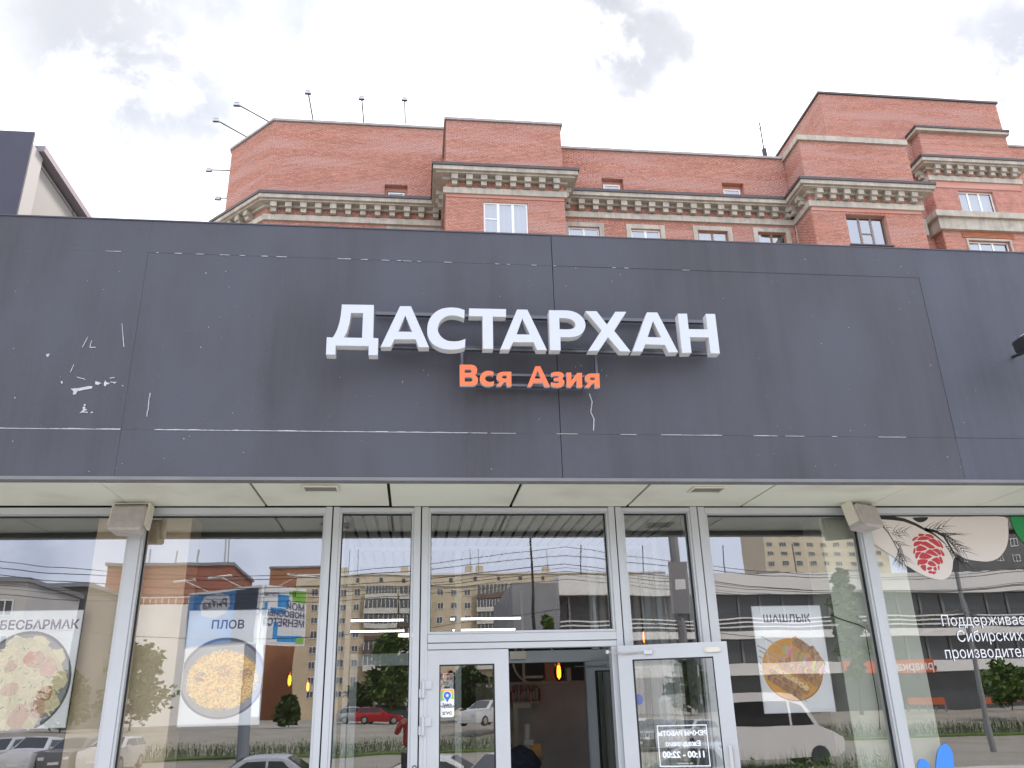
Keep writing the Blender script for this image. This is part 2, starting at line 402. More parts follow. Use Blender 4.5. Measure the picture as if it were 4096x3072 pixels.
for i in range(len(drip) - 1):
    (x0, y0), (x1, y1) = drip[i], drip[i + 1]; scrape([(x0 - 1.1, y0), (x0 + 1.1, y0), (x1 + 1, y1), (x1 - 1, y1)])
for k in range(150):
    x = random.uniform(0, 2200); y = random.uniform(560, 1020)
    if 700 < x < 1560 and 650 < y < 850: continue
    r_ = random.choice((.5, .6, .8, 1.0, 1.5)) * (1.3 if x < 500 else .8)
    scrape(chip(None, (x, y), r_, r_ * .9, 6))
for x, y, hh in ((1255, 790, 6), (1243, 793, 4), (1300, 800, 5), (1310, 812, 4), (1222, 1145 / 1.852, 3), (915, 800, 4), (925, 810, 5), (870, 825, 8), (1080, 640, 3), (495, 620, 3), (735, 815, 3)):
    scrape(chip(None, (x, y), .7, hh * .5, 6))
b.build('paint_chip', scar, shop)['kind'] = 'stuff'
b = MB()                                               # pale worn edges along the horizontal seams
for zz, dens, hgt, lo, hi in ((zr1, .93, .008, 0, 1010), (zr1, .5, .005, 1010, 1900), (zr2, .10, .003, 0, 300), (zr2, .34, .0042, 300, 860), (zr2, .14, .003, 860, 1500)):
    x = dd(lo, 800, YF).x; xe = dd(hi, 800, YF).x
    while x < xe:
        ln = random.uniform(.03, .22) if zz == zr1 else random.uniform(.012, .075)
        if random.random() < dens:
            h1 = hgt * random.uniform(.35, 1); b.prism([[(x, zz - .002), (x + ln, zz - .002), (x + ln, zz + h1 * random.uniform(.3, 1)), (x + ln * .5, zz + h1), (x, zz + h1 * random.uniform(.3, 1))]], YF - .0015, YF + .004)
        x += ln
b.build('seam_wear', scar, shop)['kind'] = 'stuff'
# soffit panels
jx = [-12.5] + [at(x * 4096 / 2212, 1066 * 4096 / 2212, YF + .6).x for x in (-110,)] 
jn = []
for a, c_ in (((205, 1035), (285, 1095)), ((530, 1035), (575, 1092)), ((838, 1035), (843, 1092)), ((1130, 1035), (1105, 1092)), ((1413, 1037), (1358, 1092)), ((1688, 1040), (1605, 1092)), ((1990, 1035), (1868, 1100)), ((2300, 1030), (2080, 1100))):
    pa = atz(a[0] * 4096 / 2212, a[1] * 4096 / 2212, ZS); pb = atz(c_[0] * 4096 / 2212, c_[1] * 4096 / 2212, ZS)
    jn.append((pa.x + pb.x) / 2)
step = (jn[-2] - jn[0]) / 6
jn = [jn[0] - 3 * step, jn[0] - 2 * step, jn[0] - step] + jn + [jn[-1] + step, jn[-1] + 2 * step, jn[-1] + 3 * step]
for i in range(len(jn) - 1):
    g = .006 if i not in (4, 5, 6, 7) else .014; dz = random.uniform(0, .006)
    b = MB(); b.box(jn[i] + g, YF + .1, ZS + dz, jn[i + 1] - g, YG - .065, ZS + dz + .02)
    b.build('soffit_panel', soff, shop)
b = MB(); b.box(-12.5, YF + .06, ZS + .04, 14.5, YG + .3, ZS + .1); b.build('soffit_backing', dirt, shop)
# roof behind the fascia, party walls
b = MB(); b.box(-12.4, YF + .26, ZT - .5, 14.4, 22, ZT - .4); b.build('roof', M('roof_felt', (.10, .10, .10), .9, var=.1), shop)
for q in (-12.5, 14.3):
    b = MB(); b.box(q, YG, 0, q + .2, 22, ZT - .5); b.build('side_wall', fasc, shop)

# storefront: metal profiles and panes
ytop = ZS - .001
def gx(xn, yn): return at(xn, yn, YG).x
PX = dict(w01=(gx(504, 2292), gx(552, 2292)), w12=(gx(1285, 2439), gx(1342, 2439)), w2c=(gx(1657, 2055), gx(1715, 2055)), wc3=(gx(2427, 2052), gx(2481, 2052)),
          w34=(gx(2753, 2055), gx(2813, 2060)), w45=(gx(3466, 2292), gx(3500, 2292)))
z_head = at(1000, 2061, YG).z; z_headc = at(2070, 2052, YG).z
z_pb = at(2070, 2533, YG).z; z_tr = at(2070, 2567, YG).z; z_dt = at(1900, 2597, YG).z
def frame_box(name, x0, x1, z0, z1, y0=YG - .06, y1=YG + .06, parent=shop, m=alu, bev=.004):
    b = MB(); b.box(x0, y0, z0, x1, y1, z1); return b.build(name, m, parent, bevel=bev)
# full-height mullions
for key in ('w01', 'w45'):
    frame_box('mullion', *PX[key], 0, ytop)
for key in ('w12', 'w2c', 'wc3', 'w34'):
    a, c_ = PX[key]; mid = a + (c_ - a) * .5
    frame_box('mullion', a, mid - .006, 0, ytop); frame_box('mullion', mid + .006, c_, 0, ytop, YG - .052, YG + .06)
    frame_box('gasket', mid - .006, mid + .006, 0, ytop - .01, YG - .03, YG + .05, m=gasket, bev=0)
def window(x0, x1, z0, z1, zsill=0.25, gm=GLASS, sill=True, dy=0.0):
    """one glazed field: a frame with black gasket and a pane"""
    fw = .022
    b = MB(); y0 = YG - .045 + dy; y1 = YG + .045 + dy
    b.box(x0 + .001, y0, z1 - .006, x1 - .001, y1, z1 + .036 if False else z1 + .0); 
    for q in ((x0 + .001, x0 + fw, z0, z1), (x1 - fw, x1 - .001, z0, z1)): b.box(q[0], y0, q[2], q[1], y1, q[3] - .007)
    b.box(x0 + fw, y0, z0, x1 - fw, y1, z0 + fw)
    g = .007
    for q in ((x0 + fw, z0 + fw, x0 + fw + g, z1 - .006), (x1 - fw - g, z0 + fw, x1 - fw, z1 - .006), (x0 + fw + g, z1 - .006 - g * 1.4, x1 - fw - g, z1 - .006), (x0 + fw + g, z0 + fw, x1 - fw - g, z0 + fw + g)):
        b.box(q[0], YG + .010 + dy, q[1], q[2], YG + .044 + dy, q[3], 1)
    w_ = b.build('window', [alu, gasket], shop)
    p = MB(); yg = YG + .030 + dy; p.quad((x0 + fw + g, yg, z0 + fw + g), (x1 - fw - g, yg, z0 + fw + g), (x1 - fw - g, yg, z1 - .006 - g * 1.4), (x0 + fw + g, yg, z1 - .006 - g * 1.4))
    p.build('pane', gm, w_)
    return w_
segs = [(-6.2, PX['w01'][0], z_head), (PX['w01'][1], PX['w12'][0], z_head), (PX['w12'][1], PX['w2c'][0], z_headc), (PX['wc3'][1], PX['w34'][0], z_headc), (PX['w34'][1], PX['w45'][0], z_head), (PX['w45'][1], 8.4, z_head)]
for x0, x1, zt in segs:
    window(x0, x1, .25, zt)
    frame_box('head_rail', x0 + .001, x1 - .001, zt + .002, ytop - .008, YG - .055, YG + .06)
    frame_box('gasket', x0 + .001, x1 - .001, ytop - .007, ytop, YG - .03, YG + .05, m=gasket, bev=0)
    frame_box('plinth', x0 + .001, x1 - .001, 0, .248, YG - .05, YG + .06)
a, c_ = PX['w2c'][1], PX['wc3'][0]
window(a, c_, z_pb, z_headc)
frame_box('head_rail', a + .001, c_ - .001, z_headc + .002, ytop - .008, YG - .055, YG + .06)
frame_box('gasket', a + .001, c_ - .001, ytop - .007, ytop, YG - .03, YG + .05, m=gasket, bev=0)
frame_box('transom', a + .001, c_ - .001, z_tr, z_pb - .003, YG - .065, YG + .06)
frame_box('transom', a + .001, c_ - .001, z_dt, z_tr - .006, YG - .058, YG + .06)
frame_box('gasket', a + .002, c_ - .002, z_tr - .006, z_tr, YG - .04, YG + .05, m=gasket, bev=0)
frame_box('jamb', a + .001, gx(1697, 2610), 0, z_dt - .002, YG - .058, YG + .06)
xjr = gx(2440, 2600)
frame_box('jamb', xjr, c_ - .001, 0, z_dt - .002, YG - .058, YG + .06)
for x0, x1 in ((-12.3, -6.2), (8.4, 14.3)):
    b = MB(); b.box(x0, YG - .05, 0, x1, YG + .1, ytop); b.build('wall', fasc, shop)

# doors
def door_leaf(width, parent, name, zt, z0=.02, th=.06, m=alu, gm=DGLASS, st=.13, top=.125, bottom=.25):
    """leaf in its own frame: hinge edge at x = 0, opening leaf runs to +x, centred on y = 0"""
    b = MB(); b.box(0, -th / 2, z0, st, th / 2, zt); b.box(width - st, -th / 2, z0, width, th / 2, zt)
    b.box(st, -th / 2, zt - top, width - st, th / 2, zt); b.box(st, -th / 2, z0, width - st, th / 2, z0 + bottom)
    g = .011
    for q in ((st, z0 + bottom, st + g, zt - top), (width - st - g, z0 + bottom, width - st, zt - top), (st + g, zt - top - g, width - st - g, zt - top), (st + g, z0 + bottom, width - st - g, z0 + bottom + g)):
        b.box(q[0], -th / 2 + .004, q[1], q[2], th / 2 - .004, q[3], 1)
    d = b.build(name, [m, gasket]); d.parent = parent
    p = MB(); p.quad((st + g, 0, z0 + bottom + g), (width - st - g, 0, z0 + bottom + g), (width - st - g, 0, zt - top - g), (st + g, 0, zt - top - g))
    pn = p.build('pane', gm); pn.parent = d
    return d
xl = gx(1700, 2610); xm = gx(2031, 2600)
WL = xm - xl
dl = door_leaf(WL, shop, 'door', z_dt - .006); dl.location = Vector((xl, YG - .02, 0)) - shop.location
for pz in (at(1700, 2757, YG).z, at(1700, 2904, YG).z):
    b = MB(); b.lathe((-.012, -.05, pz - .075), [(0, 0), (.015, 0), (.015, .07), (.014, .072), (.014, .078), (.015, .08), (.015, .15), (0, .15)], 12)
    b.box(-.05, -.046, pz - .07, -.012, -.034, pz + .0); b.box(-.012, -.046, pz + .0, .06, -.032, pz + .07)
    h = b.build('hinge', M('hinge_grey', (.48, .48, .50), .4, .2)); h.parent = dl
# right leaf swung outwards, hinged at the right jamb, seen from its inner side
dr = door_leaf(.985, shop, 'door', z_dt - .002); hx = at(2468, 2590, YG - .07).x
pfree = at(2915, 2566, 7.55)
dr.location = Vector((hx + .0, YG - .095, 0)) - shop.location
ang = math.atan2(pfree.y - (YG - .095), pfree.x - hx); dr.rotation_euler = (0, 0, ang)
# hardware on the face turned to the camera (local -y)
b = MB(); zt = z_dt - .07
b.tube([(-.10, -.07, zt + .02), (.06, -.045, zt - .005), (.25, -.045, zt + .002)], .007, 6); b.box(.245, -.06, zt - .015, .32, -.03, zt + .018); b.lathe((-.09, -.07, zt + .0), [(0, 0), (.018, 0), (.018, .03), (0, .03)], 10)
h = b.build('closer_arm', M('steel', (.55, .55, .56), .3, .8)); h.parent = dr
b = MB(); b.box(.80, -.05, zt - .02, .915, -.03, zt + .022); b.box(.785, -.045, zt - .014, .93, -.03, zt + .014); h = b.build('magnet_contact', cream_plastic); h.parent = dr
# opening hours sticker: on the outer face, so read from behind
b = MB(); wh = M('white_vinyl', (.80, .80, .82), .6)
sx0, sx1 = .30, .735; zt2 = z_dt - .69; zb2 = zt2 - .335
for q in ((sx0, zb2, sx1, zb2 + .008), (sx0, zt2 - .008, sx1, zt2), (sx0, zb2 + .008, sx0 + .008, zt2 - .008), (sx1 - .008, zb2 + .008, sx1, zt2 - .008)): b.box(q[0], -.004, q[1], q[2], -.002, q[3])
mx = (sx0 + sx1) / 2
add_text(b, 'РЕЖИМ РАБОТЫ', .052, (mx, -.003, zt2 - .085), UX, UZ, bold=.0025, mirror=True)
add_text(b, 'Ежедневно', .056, (mx, -.003, zt2 - .170), UX, UZ, bold=.002, mirror=True)
add_text(b, '11:00 - 22:00', .070, (mx, -.003, zt2 - .262), UX, UZ, bold=.003, mirror=True)
add_text(b, 'Вас обслуживает', .016, (mx, -.003, zt2 - .315), UX, UZ, mirror=True)
h = b.build('hours_sticker', wh); h.parent = dr
b = MB(); b.lathe((.155, -.004, z_dt - .47), [(.0, 0), (.045, 0), (.045, .002), (.0, .002)], 20, axis='Y'); h = b.build('round_sticker', M('blue_sticker', (.10, .13, .30), .5)); h.parent = dr
b = MB(); b.box(.905, -.075, .9, .93, -.05, 1.25); b.box(.91, -.05, .95, .925, -.03, .97); b.box(.91, -.05, 1.18, .925, -.03, 1.2); h = b.build('pull_handle', M('steel')); h.parent = dr

# stickers on the left leaf
sg = lambda x, y: at(1650 + x / 3.16, 2550 + y / 3.16, YG - .055)
b = MB()
def face_rect(mb, x0, z0, x1, z1, y, mi=0): mb.quad((x0, y, z0), (x1, y, z0), (x1, y, z1), (x0, y, z1), mi)
yS = YG - .027
st_m = [M('sticker_white', (.78, .79, .80), .5), M('sticker_green', (.28, .52, .10), .5), M('sticker_orange', (.85, .38, .07), .5), M('sticker_blue', (.04, .14, .50), .5), M('sticker_ink', (.06, .06, .06), .6), M('sticker_red', (.42, .05, .04), .5), M('sticker_grey', (.60, .62, .64), .5)]
A_ = lambda x, y: at(1650 + x / 3.16, 2550 + y / 3.16, yS)
p0, p1 = A_(350, 1010), A_(527, 645); x0, x1, z0, z1_ = p0.x, p1.x, p0.z, p1.z
def rrect(x0, z0, x1, z1, r, n=5):
    o = []
    for cx, cz, a0 in ((x1 - r, z0 + r, -90), (x1 - r, z1 - r, 0), (x0 + r, z1 - r, 90), (x0 + r, z0 + r, 180)):
        for i in range(n + 1):
            a = R(a0 + 90 * i / n); o.append((cx + r * math.cos(a), cz + r * math.sin(a)))
    return o
ws = x1 - x0; hs = z1_ - z0
b.prism([rrect(x0, z0, x1, z1_, ws * .16)], yS - .001, yS)
e = .004 
b.prism([[(x0 + e, z1_ - hs * .43), (x1 - e, z1_ - hs * .36), (x1 - e, z1_ - hs * .17), (x0 + e, z1_ - hs * .10)]], yS - .0016, yS - .001, 1)
b.prism([[(x0 + e, z1_ - hs * .105), (x1 - e, z1_ - hs * .17), (x1 - e, z1_ - hs * .06), (x1 - ws * .14, z1_ - e), (x0 + ws * .14, z1_ - e), (x0 + e, z1_ - hs * .05)]], yS - .0016, yS - .001, 2)
cx, cz, rr = (x0 + x1) / 2, z1_ - hs * .24, ws * .27
pin = [(cx + rr * math.sin(R(a)), cz - rr * math.cos(R(a))) for a in range(30, 331, 15)]
pinw = [(cx + rr * 1.2 * math.sin(R(a)), cz - rr * 1.2 * math.cos(R(a))) for a in range(30, 331, 15)]
b.prism([pinw + [(cx - ws * .03, cz - hs * .25), (cx + ws * .03, cz - hs * .25)]], yS - .0022, yS - .0016, 0)
b.prism([pin + [(cx - ws * .02, cz - hs * .235), (cx + ws * .02, cz - hs * .235)]], yS - .0028, yS - .0022, 3)
star = [(cx + (rr * .55 if i % 2 == 0 else rr * .24) * math.sin(R(36 * i)), cz + (rr * .55 if i % 2 == 0 else rr * .24) * math.cos(R(36 * i))) for i in range(10)]
b.prism([star[::-1]], yS - .0034, yS - .0028, 0)
for s, zz, sz in (('Здесь', .60, .030), ('хорошо!', .67, .030), ('2ГИС', .91, .034)):
    add_text(b, s, sz, (cx, yS - .002, z1_ - hs * zz), UX, UZ, bold=.0012, mi=4)
h = b.build('rating_sticker', st_m); attach(h, dl)
# camera warning notice behind the glass
b = MB(); yN = YG + .0
q0, q1 = at(1650 + 312 / 3.16, 2550 + 700 / 3.16, yN), at(1650 + 518 / 3.16, 2550 + 450 / 3.16, yN)
x0, x1, z0, z1_ = q0.x - .02, q1.x, q0.z, q1.z; ws = x1 - x0; hs = z1_ - z0
b.prism([rrect(x0, z0, x1, z1_, .006)], yN - .001, yN, 6); b.prism([[(x0 + .003, z1_ - hs * .33), (x1 - .008, z1_ - hs * .33), (x1 - .008, z1_ - hs * .07), (x1 - .02, z1_ - hs * .03), (x0 + .003, z1_ - hs * .03)]], yN - .0016, yN - .001, 5)
add_text(b, 'ВНИМАНИЕ!', .0345, (x1 - .012, yN - .002, z1_ - hs * .255), UX, UZ, bold=.0011, align='RIGHT', mi=0)
b.prism([[(x0 + ws * .28, z1_ - hs * .55), (x0 + ws * .5, z1_ - hs * .43), (x0 + ws * .72, z1_ - hs * .45), (x0 + ws * .70, z1_ - hs * .60), (x0 + ws * .45, z1_ - hs * .62)]], yN - .0016, yN - .001, 4)
b.prism([rrect(x0 + ws * .18, z1_ - hs * .72, x0 + ws * .40, z1_ - hs * .58, .004)], yN - .0022, yN - .0016, 4)
b.prism([[(x0 + ws * .5, z1_ - hs * .78), (x0 + ws * .52, z1_ - hs * .68), (x0 + ws * .72, z1_ - hs * .70), (x0 + ws * .8, z1_ - hs * .66), (x0 + ws * .8, z1_ - hs * .78)]], yN - .0016, yN - .001, 4)
h = b.build('warning_notice', st_m); attach(h, dl)
# small round call button at the foot of the left frame
b = MB(); p = at(1650 + 25 / 3.16, 2550 + 1640 / 3.16, YG - .07); b.lathe((p.x, YG - .075, p.z - .004), [(0, 0), (.012, 0), (.012, .02)], 14, axis='Y'); b.lathe((p.x, YG - .08, p.z - .004), [(.013, 0), (.019, 0), (.019, .02), (.013, .02)], 16, 1, axis='Y')
b.build('bell_push', [white, M('black_plastic', (.02, .02, .02), .4)], shop)

# ---------------------------------------------------------------- the sign
YL0 = 6.45; 
sign = thing('shop_sign', (dd(1130, 720, YL0).x, YF, dd(1130, 720, YL0).z), 'raised white letters ДАСТАРХАН over smaller orange letters Вся Азия on the dark fascia', 'sign')
def back_depth(px, yf, yb):                             # plane depth from the foot of a letter seen in front and behind
    a = at(px, yf, 1.0); c_ = at(px, yb, 1.0)
    return (a.z - EYE) / (c_.z - EYE)
LD = YL0 * back_depth(1330, 1180 + 853 / 3.568, 1180 + 912 / 3.568) - YL0
def letter(loops, conv, name, mats, y0, dep, smooth=False):
    W = []
    for lp in loops:
        W.append([(p.x, p.z) for p in (c_(x, y, y0) for c_, x, y in ((q[2] if len(q) > 2 else conv, q[0], q[1]) for q in lp))])
    b = MB(); b.prism(W, y0, y0 + dep, 0, 1)
    o = b.build(name, mats, sign); return o
Dl = [[(312, 135), (768, 142), (757, 612), (832, 618), (822, 858), (692, 857), (695, 728), (224, 720), (217, 850), (85, 848), (97, 603), (182, 606), (215, 555), (250, 480), (278, 390), (297, 290), (307, 200)],
      [(442, 255), (615, 256), (600, 612), (340, 606), (380, 530), (412, 430), (430, 340)]]
A1 = [[(1142, 160), (1298, 160), (1556, 745), (1408, 745), (1365, 632), (1062, 632), (1008, 738), (865, 740)], [(1218, 290), (1315, 525), (1115, 522)]]
Cc = [(2063, 215), (1985, 188), (1920, 180), (1860, 178), (1800, 183), (1740, 195), (1688, 218), (1640, 250), (1598, 292), (1565, 340), (1543, 395), (1533, 450), (1530, 505), (1535, 560), (1549, 608), (1572, 652), (1605, 693), (1650, 725), (1703, 751), (1760, 768), (1820, 778), (1880, 780), (1940, 777), (1995, 769), (2070, 745), (2075, 625), (2035, 642), (1990, 655), (1945, 661), (1900, 662), (1852, 658), (1810, 648), (1772, 630), (1740, 605), (1713, 577), (1695, 545), (1684, 512), (1680, 480), (1684, 445), (1695, 410), (1714, 375), (1740, 345), (1772, 320), (1810, 302), (1850, 292), (1890, 290), (1935, 293), (1980, 302), (2020, 316), (2060, 335)]
Tt = [[(130, 120), (657, 130), (657, 240), (468, 237), (474, 697), (328, 695), (322, 233), (130, 228)]]
A2 = [[(815, 135), (962, 138), (1240, 713), (1100, 713), (1050, 602), (760, 600), (705, 705), (575, 705)], [(890, 262), (1000, 493), (807, 490)]]
Pp = [[(1270, 145), (1460, 147), (1530, 149), (1578, 155), (1622, 166), (1664, 183), (1702, 206), (1735, 235), (1762, 268), (1781, 304), (1790, 342), (1790, 378), (1781, 413), (1764, 446), (1740, 474), (1710, 496), (1675, 512), (1638, 522), (1600, 527), (1560, 530), (1432, 530), (1437, 717), (1285, 717)],
      [(1417, 257), (1500, 259), (1545, 264), (1585, 276), (1618, 296), (1640, 320), (1648, 345), (1645, 372), (1630, 394), (1605, 409), (1570, 417), (1530, 420), (1422, 417)]]
B_ = zB; Cn = zC_
Xx = [[(1790, 158, B_), (1950, 160, B_), (2097, 350, B_), (260, 115, Cn), (448, 115, Cn), (240, 437, Cn), (520, 790, Cn), (345, 787, Cn), (137, 545, Cn), (1980, 723, B_), (1830, 722, B_), (2020, 432, B_)]]
A3 = [[(800, 125), (975, 127), (1330, 803), (1170, 805), (1105, 678), (770, 668), (722, 790), (555, 790)], [(902, 270), (1045, 553), (812, 545)]]
Hh = [[(1325, 147), (1480, 147), (1510, 410), (1835, 415), (1800, 150), (1958, 152), (2040, 825), (1885, 822), (1850, 550), (1528, 545), (1558, 812), (1400, 815)]]
for lp, cv in ((Dl, zA), (A1, zA), ([Cc], zA), (Tt, zB), (A2, zB), (Pp, zB), (Xx, zB), (A3, zC_), (Hh, zC_)):
    letter(lp, cv, 'letter', [white, ret], YL0, LD)
OV = [[(135, 132), (300, 134), (330, 141), (355, 157), (371, 180), (377, 205), (373, 235), (360, 260), (340, 276), (362, 288), (380, 312), (388, 340), (384, 370), (370, 395), (348, 412), (315, 421), (138, 421)],
      [(203, 193), (275, 193), (295, 200), (304, 217), (297, 236), (277, 245), (203, 245)], [(203, 300), (285, 300), (308, 312), (317, 335), (307, 358), (285, 368), (203, 368)]]
Os = [(605, 235), (560, 220), (525, 218), (490, 224), (455, 242), (430, 268), (416, 300), (413, 335), (420, 368), (438, 396), (465, 415), (500, 426), (535, 428), (570, 424), (607, 412), (607, 360), (580, 370), (545, 373), (515, 365), (493, 347), (483, 320), (490, 295), (510, 278), (540, 271), (570, 275), (598, 285)]
Oya = [[(848, 230), (730, 232), (695, 238), (665, 255), (648, 280), (645, 308), (654, 338), (672, 355), (694, 362), (640, 425), (705, 425), (753, 367), (783, 370), (785, 430), (850, 430)], [(785, 276), (742, 277), (720, 286), (713, 300), (720, 316), (742, 324), (785, 324)]]
OA = [[(1180, 155), (1248, 155), (1382, 435), (1312, 435), (1285, 380), (1155, 378), (1125, 432), (1070, 432)], [(1215, 212), (1262, 327), (1168, 325)]]
Oz = [(1400, 250), (1440, 236), (1485, 231), (1525, 235), (1556, 248), (1574, 272), (1571, 302), (1548, 328), (1574, 346), (1584, 372), (1578, 402), (1555, 426), (1520, 438), (1480, 440), (1440, 436), (1400, 425), (1400, 375), (1440, 387), (1480, 390), (1508, 383), (1515, 370), (1503, 357), (1440, 352), (1440, 315), (1490, 313), (1506, 303), (1503, 288), (1480, 281), (1445, 284), (1405, 295)]
Oi = [(1612, 242), (1677, 242), (1680, 350), (1760, 247), (1825, 247), (1828, 442), (1755, 442), (1752, 340), (1675, 440), (1615, 438)]
Oy2 = [[(2065, 255), (1945, 255), (1910, 262), (1883, 280), (1868, 305), (1870, 335), (1885, 362), (1918, 380), (1865, 440), (1930, 442), (1978, 388), (2003, 390), (2005, 447), (2072, 447)], [(2005, 301), (1960, 302), (1938, 312), (1931, 325), (1940, 340), (1962, 347), (2005, 347)]]
for lp in (OV, [Os], Oya, OA, [Oz], [Oi], Oy2):
    letter(lp, zO, 'letter', [orange, oret], YL0 + .10, LD * .42)
def rail(p0, p1, h, y0, y1):
    b = MB(); b.hexa([(p0.x, y0, p0.z), (p1.x, y0, p1.z), (p1.x, y1, p1.z), (p0.x, y1, p0.z), (p0.x, y0, p0.z + h), (p1.x, y0, p1.z + h), (p1.x, y1, p1.z + h), (p0.x, y1, p0.z + h)]); b.build('rail', rail_m, sign)
yb_ = YL0 + LD
for (xa, ya), (xb, yb), h in (((1200 + 370 / 1.229, 1150 + 136 / 1.229), (1200 + 1990 / 1.229, 1150 + 176 / 1.229), .03), ((1200 + 380 / 1.229, 1150 + 300 / 1.229), (1200 + 2010 / 1.229, 1150 + 328 / 1.229), .03),
                              ((1200 + 385 / 1.229, 1150 + 288 / 1.229), (1200 + 2010 / 1.229, 1150 + 316 / 1.229), .014)):
    p0, p1 = at(xa, ya, YF - .06), at(xb, yb, YF - .06); p1.z = p0.z; rail(p0, p1, h, YF - .075, YF - .035)
for (xa, ya), (xb, yb) in (((1800 + 370 / 3.456, 1420 + 290 / 3.456), (1800 + 1880 / 3.456, 1420 + 310 / 3.456)), ((1800 + 370 / 3.456, 1420 + 432 / 3.456), (1800 + 1880 / 3.456, 1420 + 452 / 3.456))):
    p0, p1 = at(xa, ya, YF - .06), at(xb, yb, YF - .06); p1.z = p0.z; rail(p0, p1, .022, YF - .075, YF - .035)
for xa, xb in ((1800 + 162 / 3.456, 0), (1800 + 2005 / 3.456, 0)):
    pa = at(xa, 1425, YF - .06); pb_ = at(xa, 1545, YF - .06)
    b = MB(); b.box(pa.x - .011, YF - .09, pb_.z, pa.x + .011, YF - .05, pa.z + .08); b.build('rail', rail_m, sign)

# ---------------------------------------------------------------- recessed lamps and speaker boxes
grid_m = M('lamp_louvre', (.30, .29, .26), .4, .4)
def recessed(px, py, label):
    p = atz(px * 4096 / 2212, py * 4096 / 2212, ZS - .004); 
    t = thing('recessed_lamp', (p.x, p.y, ZS - .006), label, 'lamp', 'recessed lamps in the soffit')
    W, D_ = .155, .10
    b = MB()
    for q in ((-W, -D_, W, -D_ + .018), (-W, D_ - .018, W, D_), (-W, -D_ + .018, -W + .018, D_ - .018), (W - .018, -D_ + .018, W, D_ - .018)): b.box(q[0], q[1], -.010, q[2], q[3], .004)
    o = b.build('rim', cream_plastic); o.parent = t
    b = MB(); b.box(-W + .018, -D_ + .018, -.002, W - .018, D_ - .018, .003); o = b.build('reflector', M('lamp_reflector', (.12, .115, .10), .4)); o.parent = t
    for k in range(4):
        b = MB(); yy = -D_ + .045 + k * .036; b.box(-W + .02, yy - .004, -.007, W - .02, yy + .004, -.0025); o = b.build('louvre', grid_m); o.parent = t
recessed(693, 1055, 'flat cream louvred lamp set in the soffit above the ПЛОВ window')
recessed(1527, 1057, 'flat cream louvred lamp set in the soffit above the open door')
def speaker(x, y, z, rz, label, W=.30, H=.245, D_=.20):
    t = thing('speaker_box', (x, y, z), label, 'speaker', 'speaker boxes under the soffit'); t.rotation_euler = (R(-14), 0, rz)
    bm = bmesh.new()
    b = MB(); w2 = W / 2
    P = [(-w2 * .86, D_ * .5, -H * .42), (w2 * .86, D_ * .5, -H * .42), (w2 * .86, D_ * .5, H * .42), (-w2 * .86, D_ * .5, H * .42), (-w2, -D_ * .5, -H / 2), (w2, -D_ * .5, -H / 2), (w2, -D_ * .5, H / 2), (-w2, -D_ * .5, H / 2)]
    b.hexa([P[0], P[1], P[5], P[4], P[3], P[2], P[6], P[7]])
    o = b.build('cabinet', beige_plastic); o.parent = t
    bv = o.modifiers.new('edge', 'BEVEL'); bv.width = .022; bv.segments = 3
    b = MB(); b.box(-w2 * .92, -D_ * .5 - .006, -H * .43, w2 * .92, -D_ * .5 + .004, H * .40); o = b.build('grille', M('speaker_grille', (.37, .335, .315), .75, var=.08, vscale=20, bump=.3, bscale=400), bevel=.004); o.parent = t
    b = MB(); b.box(-w2 - .018, -.06, -.06, -w2 + .004, .06, H * .62); b.box(w2 - .004, -.06, -.06, w2 + .018, .06, H * .62); b.box(-w2 - .018, -.055, H * .62, w2 + .018, .055, H * .62 + .012)
    o = b.build('bracket', cream_plastic); o.parent = t
p = dd(281, 1127, YG - .22); speaker(p.x, YG - .22, p.z, R(-2), 'dusty box speaker under the soffit beside the ПЛОВ window')
p = dd(1863, 1121, YG - .22); speaker(p.x, YG - .22, p.z, R(24), 'dusty box speaker under the soffit next to the pine cone window graphic')

# ---------------------------------------------------------------- taller dark block with beige return on the left roof
YB = 9.4
blk = thing('roof_block', (dd(75, 285, YB).x, YB, ZT - .4), 'tall dark block with beige panelled side wall rising behind the left end of the fascia', 'building')
xb = dd(75, 285, YB).x; zb_t = dd(75, 285, YB).z
b = MB(); b.box(-14, YB, ZT - .4, xb, YB + .03, zb_t); b.build('front_wall', M('navy_grey_render', (.040, .039, .060), .6, var=.06, bump=.3, bscale=200), blk)
b = MB(); b.box(xb - .6, YB + .302, ZT - .4, xb - .14, 17, zb_t - .05); b.build('wall_core', dirt, blk)
b = MB(); b.box(-14, YB + .302, zb_t - .06, xb - .004, 17, zb_t + .0); b.build('roof', M('roof_felt'), blk)
b = MB(); b.box(xb - .10, YB + .20, zb_t - .15, xb + .065, 17, zb_t - .061); b.build('coping', M('edge_lilac_metal', (.26, .22, .24), .5, .3), blk)
b = MB(); b.box(xb - .13, YB + .032, ZT - .4, xb + .0, YB + .33, zb_t - .165); b.build('corner_trim', M('pale_trim', (.33, .31, .295), .5, .1), blk)
zz = [ZT - .4, zb_t - 1.15, zb_t - .11]; yy = [YB + .334, YB + 1.55, YB + 2.9, YB + 4.3, YB + 6]
zz = [ZT - .4, dd(120, 405, YB + .9).z, zb_t - .165]
for i in range(4):
    for j in range(2):
        b = MB(); b.box(xb - .14, yy[i] + .008, zz[j] + .008, xb - .06, yy[i + 1] - .008, zz[j + 1] - .008); b.build('cladding_panel', panel_beige, blk)

